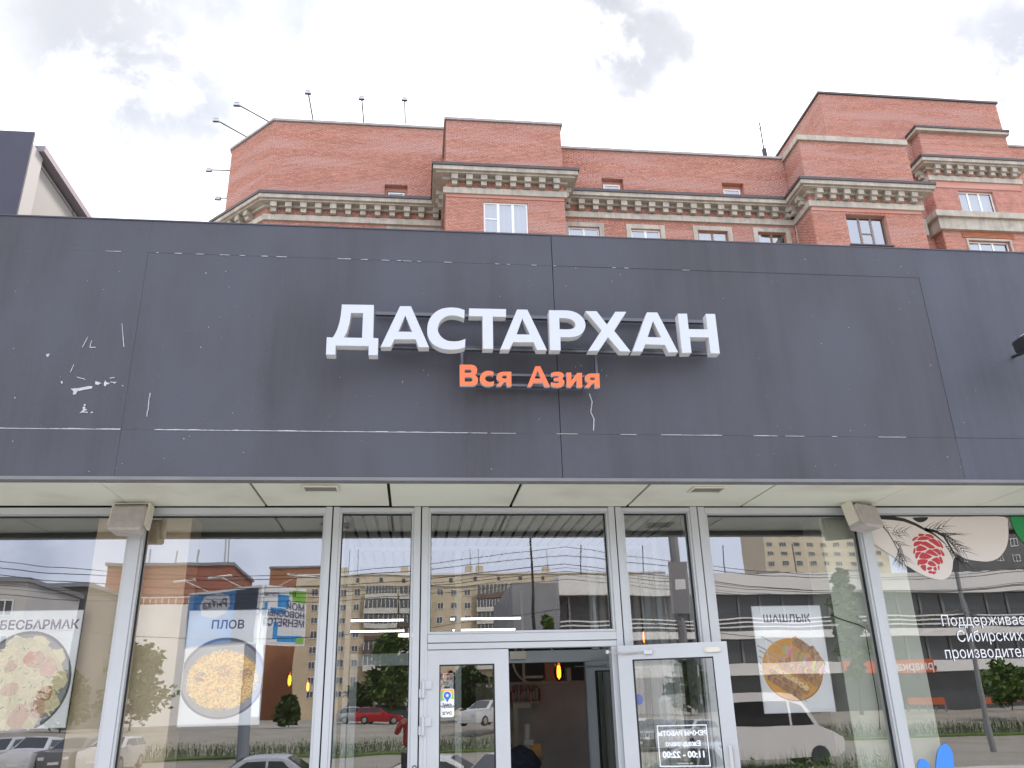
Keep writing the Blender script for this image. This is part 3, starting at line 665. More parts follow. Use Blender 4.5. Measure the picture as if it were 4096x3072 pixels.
# ================================================================== WINDOW GRAPHICS AND POSTERS
# pine cone graphic on the rightmost window (vinyl, outside of the glass)
zD = zc(3.16, 3396, 2050); yD = YG + .024
dec = thing('window_graphic', (dd(1990, 1180, yD).x, yD, dd(1990, 1180, yD).z), 'cream vinyl graphic of a red pine cone on a dark needled branch', 'window sticker')
def dloop(P, y): return [(p.x, p.z) for p in (zD(a, c_, y) for a, c_ in P)]
cream_v = M('cream_vinyl', (.62, .56, .51), .5); blackv = M('black_vinyl', (.012, .012, .014), .5); redv = M('red_vinyl', (.46, .028, .040), .5); greenv = M('green_vinyl', (.005, .22, .055), .5); bluev = M('blue_vinyl', (.045, .23, .78), .5)
b = MB()
lobe = smooth_loop([(100, 52), (500, 52), (1000, 52), (1500, 52), (1960, 54), (2005, 160), (2015, 280), (2000, 400), (1950, 510), (1860, 590), (1750, 620), (1620, 612), (1480, 585), (1380, 545), (1320, 600), (1305, 720), (1270, 800), (1200, 845), (1120, 848), (1040, 830), (900, 775), (760, 690), (560, 560), (380, 440), (210, 330), (170, 200)], n=3)
b.prism([dloop(lobe, yD)], yD - .0008, yD); b.build('backing', cream_v, dec)
def ribbon(mb, pts, w0, w1, y):
    P = [Vector((q[0], q[1])) for q in pts]; m = len(P); Lp = []; Rp = []
    for i, p in enumerate(P):
        t = (P[min(i + 1, m - 1)] - P[max(i - 1, 0)]).normalized(); n = Vector((-t.y, t.x)); w_ = w0 + (w1 - w0) * i / (m - 1)
        Lp.append(p + n * w_ / 2); Rp.append(p - n * w_ / 2)
    for i in range(m - 1):
        q = [zD(v.x, v.y, y) for v in (Lp[i], Lp[i + 1], Rp[i + 1], Rp[i])]; mb.quad(*q)
b = MB(); yb1 = yD - .0012
ribbon(b, [(340, 55), (560, 72), (700, 95), (840, 150), (960, 215), (1080, 280), (1190, 370), (1230, 410)], 55, 8, yb1)
ribbon(b, [(330, 90), (420, 165), (500, 260), (570, 380), (630, 500)], 16, 10, yb1)
ribbon(b, [(960, 215), (1100, 240), (1200, 300), (1260, 400), (1330, 520)], 42, 18, yb1)
b.prism([dloop(smooth_loop([(800, 70), (850, 62), (990, 58), (995, 80), (950, 115), (890, 125), (840, 105)], n=2), yb1)], yb1 - .0003, yb1)
def needles(x0, y0, x1, y1, n, ln, spread, w_=9, both=True):
    for i in range(n):
        t = i / max(1, n - 1); x = x0 + (x1 - x0) * t; y = y0 + (y1 - y0) * t
        base = math.atan2(y1 - y0, x1 - x0)
        for s in ((1, -1) if both else (1,)):
            a = base + s * spread * random.uniform(.6, 1.15); l_ = ln * random.uniform(.75, 1.15)
            ex, ey = x + math.cos(a) * l_, y + math.sin(a) * l_
            mx_, my_ = (x + ex) / 2 + math.sin(a) * 8, (y + ey) / 2 - math.cos(a) * 8
            ribbon(b, [(x, y), (mx_, my_), (ex, ey)], w_, 1.5, yb1)
needles(960, 200, 1130, 190, 4, 160, .75); needles(1040, 230, 1180, 180, 3, 190, .35); needles(1150, 260, 1240, 290, 4, 280, .35, 11); needles(1240, 330, 1330, 400, 4, 240, .4, 10)
needles(1330, 400, 1440, 480, 4, 210, .45); needles(1220, 420, 1330, 530, 5, 210, .35, 10); needles(1330, 530, 1400, 600, 3, 190, .25)
needles(560, 230, 700, 240, 5, 120, .8, 7); needles(540, 260, 620, 290, 3, 120, .4, 7); needles(400, 130, 470, 190, 3, 80, .6, 7)
needles(570, 360, 640, 410, 4, 150, .5, 8); needles(630, 450, 640, 540, 5, 190, .55, 8); needles(640, 520, 690, 600, 4, 150, .6, 7); needles(640, 530, 645, 620, 3, 120, .35, 7)
b.build('branch', blackv, dec)['kind'] = 'stuff'
scales = [((880, 300), (885, 268), (940, 270), (955, 280), (925, 300)), ((955, 290), (985, 272), (1040, 280), (1080, 318), (1050, 325), (1000, 305)), ((797, 345), (835, 310), (880, 305), (850, 335), (815, 362)),
          ((855, 345), (900, 310), (960, 300), (1010, 315), (1030, 330), (985, 345), (930, 350)), ((1000, 350), (1050, 330), (1090, 340), (1130, 380), (1160, 440), (1110, 425), (1060, 390)), ((1115, 345), (1150, 365), (1185, 420), (1190, 455), (1165, 440), (1145, 395)),
          ((815, 425), (828, 375), (880, 362), (930, 368), (900, 400), (860, 420)), ((905, 400), (935, 370), (980, 368), (1040, 405), (1090, 440), (1060, 458), (1010, 450), (960, 420)), ((848, 480), (860, 435), (890, 415), (930, 425), (990, 460), (950, 480), (890, 492)),
          ((1050, 475), (1100, 455), (1140, 470), (1165, 525), (1140, 540), (1100, 500)), ((1150, 465), (1175, 480), (1212, 540), (1180, 550), (1165, 510)), ((812, 520), (815, 470), (838, 445), (838, 500), (822, 522)),
          ((965, 505), (1020, 465), (1060, 485), (1130, 545), (1085, 550), (1020, 525)), ((885, 570), (910, 515), (945, 505), (1010, 530), (1052, 560), (1000, 585), (930, 585)), ((840, 580), (838, 520), (865, 500), (915, 500), (885, 535), (865, 575)),
          ((1040, 600), (1090, 570), (1130, 575), (1155, 650), (1120, 655), (1085, 625)), ((1135, 565), (1165, 560), (1188, 620), (1180, 645), (1160, 640)), ((878, 640), (880, 600), (920, 590), (995, 598), (980, 640), (930, 658), (890, 655)),
          ((990, 640), (1020, 612), (1065, 625), (1105, 670), (1070, 680), (1020, 670)), ((905, 690), (910, 670), (965, 660), (975, 700), (970, 740), (935, 725)), ((985, 715), (1000, 690), (1045, 690), (1050, 715), (1010, 730)),
          ((1065, 700), (1095, 685), (1112, 720), (1095, 740), (1075, 725)), ((1120, 680), (1140, 668), (1145, 720), (1130, 725)), ((1000, 745), (1045, 735), (1050, 770), (1015, 770)), ((1055, 745), (1090, 745), (1105, 755), (1080, 780), (1055, 780)), ((865, 660), (870, 600), (878, 605), (885, 668))]
conep = MB()
for s in scales:
    conep.prism([dloop(smooth_loop(s, n=2), yD - .0012)], yD - .0016, yD - .0010)
conep.build('cone', redv, dec)['kind'] = 'stuff'
gr = thing('window_graphic', (dd(2205, 1150, yD).x, yD, dd(2205, 1150, yD).z), 'solid green vinyl disc at the top right edge of the shop window', 'window sticker')
b = MB(); cpx = zD(2400, 90, yD); rx = cpx.x - zD(2045, 90, yD).x
b.prism([[(cpx.x + rx * 1.0 * math.cos(R(a)), min(cpx.z + rx * 1.15 * math.sin(R(a)), zD(2100, 52, yD).z)) for a in range(150, 391, 8)]], yD - .0008, yD); b.build('disc', greenv, gr)
b = MB(); zE = zc(3.514, 3596, 2600)
def eloop(P): return [(p.x, p.z) for p in (zE(a, c_, yD) for a, c_ in P)]
b.prism([eloop(smooth_loop([(520, 1800), (525, 1560), (545, 1430), (580, 1355), (640, 1320), (700, 1350), (745, 1430), (768, 1560), (775, 1800), (650, 1800)], n=3))], yD - .0008, yD)
b.prism([eloop(smooth_loop([(290, 1750), (265, 1620), (275, 1560), (320, 1525), (375, 1545), (420, 1600), (455, 1680), (480, 1800), (380, 1800)], n=3))], yD - .0008, yD)
tag(b.build('window_graphic', bluev), 'bright blue rounded vinyl petals low on the right-hand window', 'window sticker')
# lettering on the window
b = MB(); wv = M('white_vinyl')
for s, x, y, hh in (('Поддерживаем', 1172, 1435, 118), ('Сибирских', 1375, 1635, 118), ):
    p = zD(x, y, yD); add_text(b, s, .148, (p.x, yD - .0005, p.z), UX, UZ, align='LEFT', xscale=.90, bold=-.0006)
p = zE(650, 120, yD); add_text(b, 'производителей', .148, (p.x, yD - .0005, p.z), UX, UZ, align='LEFT', xscale=.885, bold=-.0006)
tag(b.build('window_lettering', wv), 'white lettering Поддерживаем Сибирских производителей on the window right of the pine cone graphic', 'window sticker')

# posters inside the glass
yP = YG + .055
plate_d = M('plate_grey', (.30, .30, .31), .35, var=.12, vscale=6); plate_o = M('board_orange', (.78, .40, .05), .5, var=.08, vscale=6); plate_rim = M('plate_rim', (.10, .10, .13), .35)
rice = M('rice', (.90, .64, .19), .6, island=.42); rice2 = M('rice_carrot', (.80, .42, .10), .6, island=.25); meat = M('meat', (.48, .28, .14), .55, island=.30, var=.3, vscale=60); pinkm = M('pink_meat', (.64, .43, .33), .5, island=.15, var=.12, vscale=40)
noodle = M('noodle', (.80, .72, .48), .5, island=.12); greens = M('herbs', (.25, .34, .10), .6, island=.3); onion = M('onion', (.66, .36, .46), .5, island=.2); pepper = M('pepper', (.50, .62, .12), .5, island=.25); steel_ = M('skewer_steel', (.45, .46, .48), .3, .6); bread = M('chicken_strip', (.86, .68, .36), .55, island=.1, var=.15, vscale=50); tomato = M('tomato', (.72, .30, .18), .5, island=.2)
def poster(tl, tr, br, bl, title, ty, tsize, label, zoom, fill):
    P = [zoom(*q, yP) for q in (tl, tr, br, bl)]
    x0 = (P[0].x + P[3].x) / 2; x1 = (P[1].x + P[2].x) / 2; zt = (P[0].z + P[1].z) / 2; zb = (P[2].z + P[3].z) / 2
    t = thing('poster', ((x0 + x1) / 2, yP, zb), label, 'poster', 'dish posters hung inside the shop windows')
    b = MB(); b.box(x0, yP, zb, x1, yP + .006, zt); b.build('sheet', paper, t)
    b = MB(); tk = .006
    for q in ((x0, zb, x1, zb + tk), (x0, zt - tk, x1, zt), (x0, zb + tk, x0 + tk, zt - tk), (x1 - tk, zb + tk, x1, zt - tk)): b.box(q[0], yP - .002, q[1], q[2], yP - .0004, q[3])
    b.build('border', M('poster_border', (.62, .66, .68), .4), t)
    c_ = zoom(*ty, yP); b = MB(); add_text(b, title, tsize, (c_.x, yP - .001, c_.z), UX, UZ, bold=tsize * .022); b.build('lettering', ink, t)
    fill(t, (x0, x1, zb, zt)); return t
def disc(mb, cx, cz, rx, rz, y, n=40, mi=0, lo=None, hi=None):
    pts = [(cx + rx * math.cos(2 * math.pi * i / n), cz + rz * math.sin(2 * math.pi * i / n)) for i in range(n)]
    if lo is not None: pts = [(min(max(p[0], lo), hi), p[1]) for p in pts]
    mb.prism([pts], y, y + .0004, mi)
def grain(mb, x, z, l_, w_, a, y, mi=0, n=6):
    pts = [(x + l_ * math.cos(2 * math.pi * i / n) * math.cos(a) - w_ * math.sin(2 * math.pi * i / n) * math.sin(a), z + l_ * math.cos(2 * math.pi * i / n) * math.sin(a) + w_ * math.sin(2 * math.pi * i / n) * math.cos(a)) for i in range(n)]
    k = len(mb.v); mb.v += [(p[0], y, p[1]) for p in pts]; mb.f.append(tuple(range(k, k + n))); mb.m.append(mi)
def blob(mb, x, z, rx, rz, y, mi=0, n=11, j=.18, a=0.0):
    pts = []
    for i in range(n):
        t = 2 * math.pi * i / n; q = random.uniform(1 - j, 1 + j); u, v = rx * q * math.cos(t), rz * q * math.sin(t)
        pts.append((x + u * math.cos(a) - v * math.sin(a), z + u * math.sin(a) + v * math.cos(a)))
    k = len(mb.v); mb.v += [(p[0], y, p[1]) for p in pts]; mb.f.append(tuple(range(k, k + n))); mb.m.append(mi)
def fill_plov(t, r):
    x0, x1, zb, zt = r; w_ = x1 - x0; cx = (x0 + x1) / 2; cz = zb + (zt - zb) * .405
    b = MB(); disc(b, cx, cz, w_ * .535, w_ * .49, yP - .0012, 48, 0, x0 + .006, x1 - .006); disc(b, cx, cz - w_ * .005, w_ * .50, w_ * .46, yP - .0017, 48, 1, x0 + .006, x1 - .006); b.build('plate', [plate_rim, plate_d], t)
    b = MB(); base = []
    for i in range(26):
        a = 2 * math.pi * i / 26; q = random.uniform(.92, 1.06); base.append((cx + w_ * .43 * q * math.cos(a), cz - w_ * .03 + w_ * (.36 if math.sin(a) > 0 else .33) * q * math.sin(a)))
    b.prism([base], yP - .0024, yP - .0019, 0)
    for i in range(1500):
        a = random.random() * 6.283; q = math.sqrt(random.random()); x = cx + w_ * .445 * q * math.cos(a); z = cz - w_ * .025 + w_ * .36 * q * math.sin(a)
        grain(b, x, z, w_ * random.uniform(.016, .026), w_ * .0065, random.gauss(.5, .9), yP - .0026 - i * 1e-6, 1 if random.random() < .17 else 0)
    for x, z, s in ((-.28, .02, .085), (.02, .08, .10), (.28, .03, .085), (-.02, -.14, .06)): blob(b, cx + w_ * x, cz + w_ * z, w_ * s, w_ * s * .72, yP - .0043, 2)
    for i in range(420):
        a = random.random() * 6.283; q = math.sqrt(random.random()); grain(b, cx + w_ * .42 * q * math.cos(a), cz - w_ * .02 + w_ * .34 * q * math.sin(a), w_ * .024, w_ * .0075, random.gauss(.4, .9), yP - .0046 - i * 1e-6, 0 if i % 5 else 1)
    b.build('food', [rice, rice2, meat], t)['kind'] = 'stuff'
def fill_besh(t, r):
    x0, x1, zb, zt = r; w_ = x1 - x0; cx = (x0 + x1) / 2 - w_ * .02; cz = zb + (zt - zb) * .39
    b = MB(); disc(b, cx, cz, w_ * .50, w_ * .53, yP - .0012, 48, 0, x0 + .006, x1 - .006); disc(b, cx, cz, w_ * .475, w_ * .50, yP - .0017, 48, 1, x0 + .006, x1 - .006); b.build('plate', [plate_rim, plate_d], t)
    b = MB(); y = yP - .0022
    for i in range(40): blob(b, cx + w_ * .38 * math.cos(i * .63), cz + w_ * .41 * math.sin(i * .63), w_ * .10, w_ * .075, y - i * 1e-6, 0, a=random.random() * 3)
    blob(b, cx, cz, w_ * .40, w_ * .43, y - .0001, 0, 20, .08); y -= .0003
    for i in range(230):
        a = random.random() * 6.283; q = math.sqrt(random.random()) * .38; x, z = cx + w_ * q * math.cos(a), cz + w_ * q * math.sin(a) * 1.05; a2 = random.random() * 3.14; l_ = w_ * random.uniform(.04, .11)
        prev = None; pts = []
        for k in range(5): pts.append((x + math.cos(a2 + k * .28) * l_ * (k - 2) / 2, z + math.sin(a2 + k * .28) * l_ * (k - 2) / 2))
        for k in range(4):
            u = Vector((pts[k + 1][0] - pts[k][0], pts[k + 1][1] - pts[k][1])); n = Vector((-u.y, u.x)).normalized() * w_ * .008
            b.quad((pts[k][0] + n.x, y - i * 1e-6, pts[k][1] + n.y), (pts[k + 1][0] + n.x, y - i * 1e-6, pts[k + 1][1] + n.y), (pts[k + 1][0] - n.x, y - i * 1e-6, pts[k + 1][1] - n.y), (pts[k][0] - n.x, y - i * 1e-6, pts[k][1] - n.y), 0)
    y -= .0004
    for x, z, s, mi in ((.10, .22, .12, 1), (.24, .14, .11, 1), (.02, .24, .07, 4), (-.36, .0, .10, 2), (-.35, -.18, .11, 2), (-.30, -.32, .10, 2), (.25, -.13, .10, 2), (.02, -.36, .12, 1), (-.12, -.08, .09, 1), (.2, -.28, .1, 1), (-.15, .16, .07, 1)):
        blob(b, cx + w_ * x, cz + w_ * z, w_ * s, w_ * s * .8, y, mi, a=random.random() * 3); y -= 2e-6
    for i in range(90):
        a = random.random() * 6.283; q = math.sqrt(random.random()) * .36; grain(b, cx + w_ * q * math.cos(a), cz + w_ * q * math.sin(a), w_ * random.uniform(.01, .03), w_ * .005, random.random() * 3, y - i * 1e-6, 3 if i % 3 else 0)
    b.build('food', [noodle, pinkm, meat, greens, tomato], t)['kind'] = 'stuff'
def fill_shash(t, r):
    x0, x1, zb, zt = r; w_ = x1 - x0
    F = zc(3.16, 2900, 2380); ql = F(870, 940, yP); cx, cz = ql.x - .012, ql.z; 
    b = MB(); disc(b, cx, cz, w_ * .425, w_ * .405, yP - .0012, 48, 0); disc(b, cx - .004, cz + .006, w_ * .42, w_ * .395, yP - .0017, 48, 1); b.build('plate', [M('board_edge', (.42, .20, .04), .5), plate_o], t)
    b = MB(); y = yP - .0022
    def pos(x, y_): p = F(x, y_, yP); return p.x, p.z
    def sk(xa, ya, xb, yb):
        nonlocal y
        (ax, az), (bx, bz) = pos(xa, ya), pos(xb, yb); u = Vector((bx - ax, bz - az)); n = Vector((-u.y, u.x)).normalized() * .006
        b.quad((ax + n.x, y, az + n.y), (bx + n.x * .6, y, bz + n.y * .6), (bx - n.x * .6, y, bz - n.y * .6), (ax - n.x, y, az - n.y), 0); y -= 3e-6
    for q in ((460, 525, 760, 690), (405, 635, 720, 800), (430, 700, 690, 850), (425, 770, 620, 900), (440, 860, 600, 960), (445, 965, 560, 1020), (1150, 930, 1300, 985), (1120, 1010, 1230, 1055), (1080, 1110, 1180, 1145), (1040, 1180, 1140, 1230), (940, 1290, 1040, 1350)): sk(*q)
    def lump(xa, ya, xb, yb, wd, mi, n=16):
        nonlocal y
        for i in range(n):
            t_ = (i + .5) / n; x, z = pos(xa + (xb - xa) * t_, ya + (yb - ya) * t_)
            blob(b, x, z, .030, wd, y, mi, a=math.atan2(-(yb - ya), xb - xa)); y -= 3e-6
    lump(560, 1040, 950, 1275, .032, 1); lump(580, 970, 1040, 1230, .028, 1); lump(610, 905, 1040, 1180, .024, 2); lump(700, 850, 1180, 1120, .040, 1); lump(720, 800, 1200, 1040, .036, 5)
    lump(860, 570, 1040, 690, .045, 1, 8); lump(1080, 680, 1230, 900, .045, 1, 10)
    for i in range(9):
        t_ = i / 8; x, z = pos(755 + 470 * t_, 680 + 265 * t_); blob(b, x, z, .022, .058, y, (4, 3, 6, 1)[i % 4] if i < 8 else 2, a=-.5); y -= 3e-6
        x, z = pos(785 + 450 * t_, 700 + 255 * t_); blob(b, x, z, .018, .050, y, (3, 6, 4, 5)[i % 4], a=-.35); y -= 3e-6
    for i in range(120):
        x, z = pos(random.uniform(600, 1180), random.uniform(780, 1200)); 
        if (x - cx) ** 2 + (z - cz) ** 2 < (w_ * .36) ** 2 and abs((z - cz) + .55 * (x - cx)) < .12: grain(b, x, z, .012, .004, -.5 + random.gauss(0, .4), y, random.choice((1, 1, 5))); y -= 1e-6
    b.build('food', [steel_, meat, bread, onion, pepper, M('roast_meat', (.60, .36, .18), .55, island=.35, var=.3, vscale=60), tomato], t)['kind'] = 'stuff'
z55 = zc(1901 / 1400, 0, 1850)
poster((-95, 803), (448, 805), (362, 1445), (-140, 1452), 'БЕСБАРМАК', (210, 905), .108, 'white poster titled БЕСБАРМАК with noodles and meat on a plate, at the left edge', z55, fill_besh)
poster((1028, 805), (1458, 798), (1408, 1425), (960, 1438), 'ПЛОВ', (1236, 902), .102, 'white poster titled ПЛОВ with a heap of yellow rice on a grey plate', z55, fill_plov)
zPs = zc(3.16, 2900, 2380)
poster((330, 135), (1205, 135), (1400, 1480), (495, 1500), 'ШАШЛЫК', (785, 343), .100, 'white poster titled ШАШЛЫК with meat skewers on an orange board', zPs, fill_shash)

# ================================================================== INTERIOR
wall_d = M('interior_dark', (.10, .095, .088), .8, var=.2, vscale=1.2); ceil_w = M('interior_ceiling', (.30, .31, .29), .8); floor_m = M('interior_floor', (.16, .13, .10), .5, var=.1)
YI = 18.0
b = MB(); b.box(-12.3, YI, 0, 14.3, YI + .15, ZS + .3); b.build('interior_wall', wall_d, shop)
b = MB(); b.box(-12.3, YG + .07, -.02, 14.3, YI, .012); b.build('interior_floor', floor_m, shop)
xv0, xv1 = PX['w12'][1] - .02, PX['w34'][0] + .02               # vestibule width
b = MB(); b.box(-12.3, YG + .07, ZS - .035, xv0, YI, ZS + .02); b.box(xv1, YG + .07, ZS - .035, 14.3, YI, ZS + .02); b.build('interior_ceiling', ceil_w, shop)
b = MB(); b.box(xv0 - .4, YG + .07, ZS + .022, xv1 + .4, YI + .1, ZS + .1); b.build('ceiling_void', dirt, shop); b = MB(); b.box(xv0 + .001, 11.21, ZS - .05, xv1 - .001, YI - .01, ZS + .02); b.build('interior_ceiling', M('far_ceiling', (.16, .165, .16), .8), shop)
x = xv0; slat_m = M('ceiling_slat', (.55, .56, .54), .5)
while x < xv1 - .05:
    b = MB(); b.box(x, YG + .08, ZS - .05, x + .088, 11.2, ZS - .03); b.build('ceiling_slat', slat_m, shop); x += .122
colA = M('beige_column', (.66, .54, .38), .7, var=.06); colB = M('grey_green_column', (.62, .65, .55), .7, var=.05)
def column(xa, xb, m):
    b = MB(); b.box(xa, YG + .16, 0, xb, YG + .56, ZS - .036); b.build('interior_column', m, shop)
column(at(400, 2100, YG + .2).x, at(773, 2080, YG + .2).x, colA); column(at(3269, 2085, YG + .2).x, at(3640, 2400, YG + .2).x, colB)
# inner doorway of the vestibule
YV = 9.75
zvh = z6(1300, 1085, YV).z; zvt = z6(1300, 1020, YV).z
def vbox(name, x0, x1, z0, z1, y0=YV, y1=YV + .08, m=alu_d): b = MB(); b.box(x0, y0, z0, x1, y1, z1); return b.build(name, m, shop, bevel=.004)
xi0 = z6(1075, 1100, YV).x; xi1 = z6(1480, 1100, YV).x
vbox('inner_head', xv0 + .05, xv1 - .05, zvh, zvt); 
for xa, xb in ((xi1, xi1 + .07), (xi0 - .62, xi0 - .55), (xv0 + .05, xv0 + .13), (xv1 - .13, xv1 - .05), (xi1 + .75, xi1 + .82)): vbox('inner_post', xa, xb, 0, zvh - .002)
vbox('inner_head', xv0 + .05, xv1 - .05, ZS - .10, ZS - .055)
for xa, xb in ((xi0 - .62, xi0 - .55), (xi1 + .1, xi1 + .17), (xi1 + .45, xi1 + .50), (xi1 + .75, xi1 + .82)): vbox('inner_post', xa, xb, zvt + .002, ZS - .102)
b = MB(); p0 = z6(1072, 1068, YV - .03); p1 = z6(1158, 1025, YV - .03); b.box(p0.x, YV - .05, p0.z, p1.x, YV - .005, p1.z); b.build('sign_box', cream_plastic, shop)
di = door_leaf(.85, shop, 'door', zvh - .004, m=alu_d, st=.10, top=.10); di.location = Vector((xi1 + .02, YV - .03, 0)) - shop.location; di.rotation_euler = (0, 0, R(-36))
b = MB(); zt = zvh - .06; b.tube([(-.13, -.05, zt + .01), (.22, -.04, zt - .005)], .006, 6); b.box(.22, -.055, zt - .015, .27, -.03, zt + .012); h = b.build('closer_arm', M('steel')); h.parent = di
b = MB(); b.box(.56, -.0325, 1.25, .74, -.031, 1.33); h = b.build('hours_label', [M('sticker_white')]); h.parent = di
b = MB(); add_text(b, '19 10', .055, (.65, -.0335, 1.268), UX, UZ, mirror=True, bold=.002); h = b.build('label_print', M('sticker_ink')); h.parent = di
for xa in (xv0 + .02, xv1 - .06):                                 # side screens of the vestibule
    b = MB(); b.box(xa, YG + .09, 0, xa + .05, YG + .15, ZS - .06); b.box(xa, YV - .5, 0, xa + .05, YV - .44, ZS - .06); b.box(xa, YG + .15, 1.0, xa + .05, YV - .5, 1.05); b.build('side_screen', alu_d, shop)
curt = M('pale_curtain', (.48, .50, .46), .9, var=.1)
for i in range(10):
    b = MB(); x0 = xi1 + .22 + i * .105; b.tube([(x0, YV + .35 + .03 * (i % 2), 0.05), (x0, YV + .35 + .03 * (i % 2), ZS - .1)], .045, 7); b.build('curtain_fold', curt, shop, smooth=True)
# lamps inside
lamp_w = M('led_white', (1, 1, 1), .4, emit=(1.0, .98, .95), estr=2.2); amber = M('amber_filament', (1, .4, .05), .4, emit=(1.0, .36, .05), estr=3.5); warm = M('warm_disc', (1, .8, .5), .4, emit=(1.0, .80, .50), estr=1.2)
bulb_glass = glass_mat('amber_bulb', .08, (.85, .55, .22)); darkm = M('dark_metal', (.03, .03, .03), .5, .4)
ny = 0
for (xa, ya, xb, yb), Yd, lab in (((197, 860, 494, 856), 13.5, 'upper white strip lamp seen through the narrow window left of the door'), ((195, 919, 498, 916), 15.2, 'lower white strip lamp seen through the narrow window left of the door'),
                            ((750, 851, 1130, 846), 13.5, 'upper white strip lamp seen through the pane above the door'), ((762, 911, 1100, 906), 15.2, 'lower white strip lamp seen through the pane above the door')):
    p0 = z6(xa, ya, Yd); p1 = z6(xb, yb, Yd); t = thing('strip_lamp', ((p0.x + p1.x) / 2, Yd, p0.z), lab, 'lamp', 'white strip lamps inside the shop')
    b = MB(); b.box(p0.x, Yd - .014, p0.z - .014, p1.x, Yd + .014, p0.z + .014); b.build('tube', lamp_w, t)
    b = MB()
    for q in (.15, .85): xx = p0.x + (p1.x - p0.x) * q; b.tube([(xx, Yd, p0.z + .022), (xx, Yd, ZS - .03)], .004, 5)
    b.build('hanger', darkm, t)
for (x, y), Yd, lab in (((958, 928), 14, 'round warm ceiling lamp low in the pane above the door, left one'), ((1372, 919), 14, 'round warm ceiling lamp low in the pane above the door, right one'), ((516, 938), 14, 'round warm lamp at the edge of the narrow window left of the door')):
    p = z6(x, y, Yd); t = thing('disc_lamp', p, lab, 'lamp', 'round warm lamps inside the shop')
    b = MB(); b.lathe(p, [(0, -.02), (.15, -.02), (.15, .02), (0, .02)], 20); b.build('shade', warm, t); b = MB(); b.tube([p + Vector((0, 0, .02)), (p.x, p.y, ZS - .03)], .005, 5); b.build('cord', darkm, t)
def pendant(p, s, lab):
    t = thing('pendant_bulb', p, lab, 'lamp', 'amber pendant bulbs inside the shop')
    b = MB(); b.lathe(p, [(.0, -.085 * s), (.02 * s, -.078 * s), (.042 * s, -.045 * s), (.05 * s, 0), (.040 * s, .05 * s), (.018 * s, .09 * s)], 14); b.build('bulb', bulb_glass, t, smooth=True)
    b = MB(); b.lathe(p, [(0, -.062 * s), (.017 * s, -.045 * s), (.020 * s, 0), (.014 * s, .05 * s), (0, .06 * s)], 8); b.build('filament', amber, t, smooth=True)
    b = MB(); b.lathe(p, [(.018 * s, .09 * s), (.022 * s, .09 * s), (.022 * s, .15 * s), (.004, .16 * s)], 10); b.tube([p + Vector((0, 0, .15 * s)), (p.x, p.y, ZS - .04)], .004, 5); b.build('cord', darkm, t)
pendant(z5(1573, 1183, 11.5), 1.1, 'glowing amber pendant bulb right of the ПЛОВ poster, the nearer and larger one'); pendant(z5(1672, 1217, 13.2), 1.0, 'glowing amber pendant bulb right of the ПЛОВ poster, the smaller one')
pendant(z6(1338, 1137, 13.0), 1.6, 'glowing amber pendant bulb in the open doorway'); pendant(z7(243, 950, 13.0), 1.5, 'glowing amber pendant bulb in the narrow window right of the door, lower one'); pendant(z7(520, 850, 12.0), 1.4, 'glowing amber pendant bulb in the narrow window right of the door, upper one')
# bar seen through the open door
YK = 13.8
bar = thing('bar_counter', (z6(1300, 1400, YK).x, YK, 0), 'dark shelf wall and counter deep inside, seen through the open doorway', 'counter')
p0, p1 = z6(1060, 1215, YK), z6(1460, 1195, YK)
b = MB(); b.box(p0.x - .5, YK, 0, p1.x + 1.2, YK + .1, p1.z - .02); b.build('front', M('bar_front', (.34, .32, .30), .7, var=.15, vscale=2), bar)
b = MB(); b.box(p0.x - .5, YK - .05, p1.z - .02, p1.x + 1.2, YK + .4, p1.z + .03); b.build('top', M('bar_top', (.28, .25, .22), .5), bar)
q = z6(1155, 1200, YK - .06); b = MB(); b.box(q.x - .02, YK + .05, q.z, q.x + .02, YK + .09, ZS - .05); q2 = z6(1255, 1163, YK); b.box(q.x + .02, YK + .05, q2.z - .02, q2.x, YK + .09, q2.z + .02); b.build('shelf_frame', M('shelf_metal', (.35, .34, .31), .5, .2), bar)
q = z6(1210, 1110, YK + .5); b = MB(); b.lathe((q.x, YK + .6, q.z + .1), [(.34, 0), (.37, 0), (.37, .03), (.34, .03)], 28, axis='Y'); b.build('ring', M('shelf_metal'), bar)
for (x, y, w_, hh, m) in ((1300, 1160, .16, .28, M('wood_box', (.36, .17, .10), .7)), (1345, 1180, .05, .18, M('jar', (.35, .33, .30), .3)), (1400, 1175, .07, .2, M('jar'))):
    q = z6(x, y + 30, YK); b = MB(); b.box(q.x - w_ / 2, YK + .08, p1.z + .03, q.x + w_ / 2, YK + .2, p1.z + .03 + hh); b.build('shelf_ware', m, bar)
q = z6(1090, 1310, YK - 1.6); q2 = z6(1185, 1325, YK - 1.6); b = MB(); b.box(q.x, YK - 1.62, .012, q.x + .06, YK - 1.56, q.z); b.box(q.x + .061, YK - 1.62, q.z - .06, q2.x, YK - 1.56, q.z); b.build('door_trim', M('cream_trim', (.45, .40, .27), .6), bar)
q = z6(1165, 1420, YK - 2.2); q2 = z6(1165, 1510, YK - 2.2); b = MB(); b.tube([(q.x, YK - 2.2, q2.z - .3), (q.x, YK - 2.2, q.z)], .045, 12); b.build('glass_tube', M('pale_tube', (.50, .48, .42), .2), bar)
for k in range(9):
    q = z6(1085 + k * 16, 1300, YK - .1); b = MB(); b.lathe((q.x, YK - .25, q.z), [(0, 0), (.05, 0), (.055, .05), (.05, .13 + .03 * (k % 3)), (.02, .17), (.018, .22 + .02 * (k % 2)), (0, .22)], 9); b.build('bottle', M(('bottle_red', 'bottle_green', 'bottle_brown')[k % 3], ((.22, .05, .03), (.05, .09, .04), (.14, .08, .04))[k % 3], .25), bar)
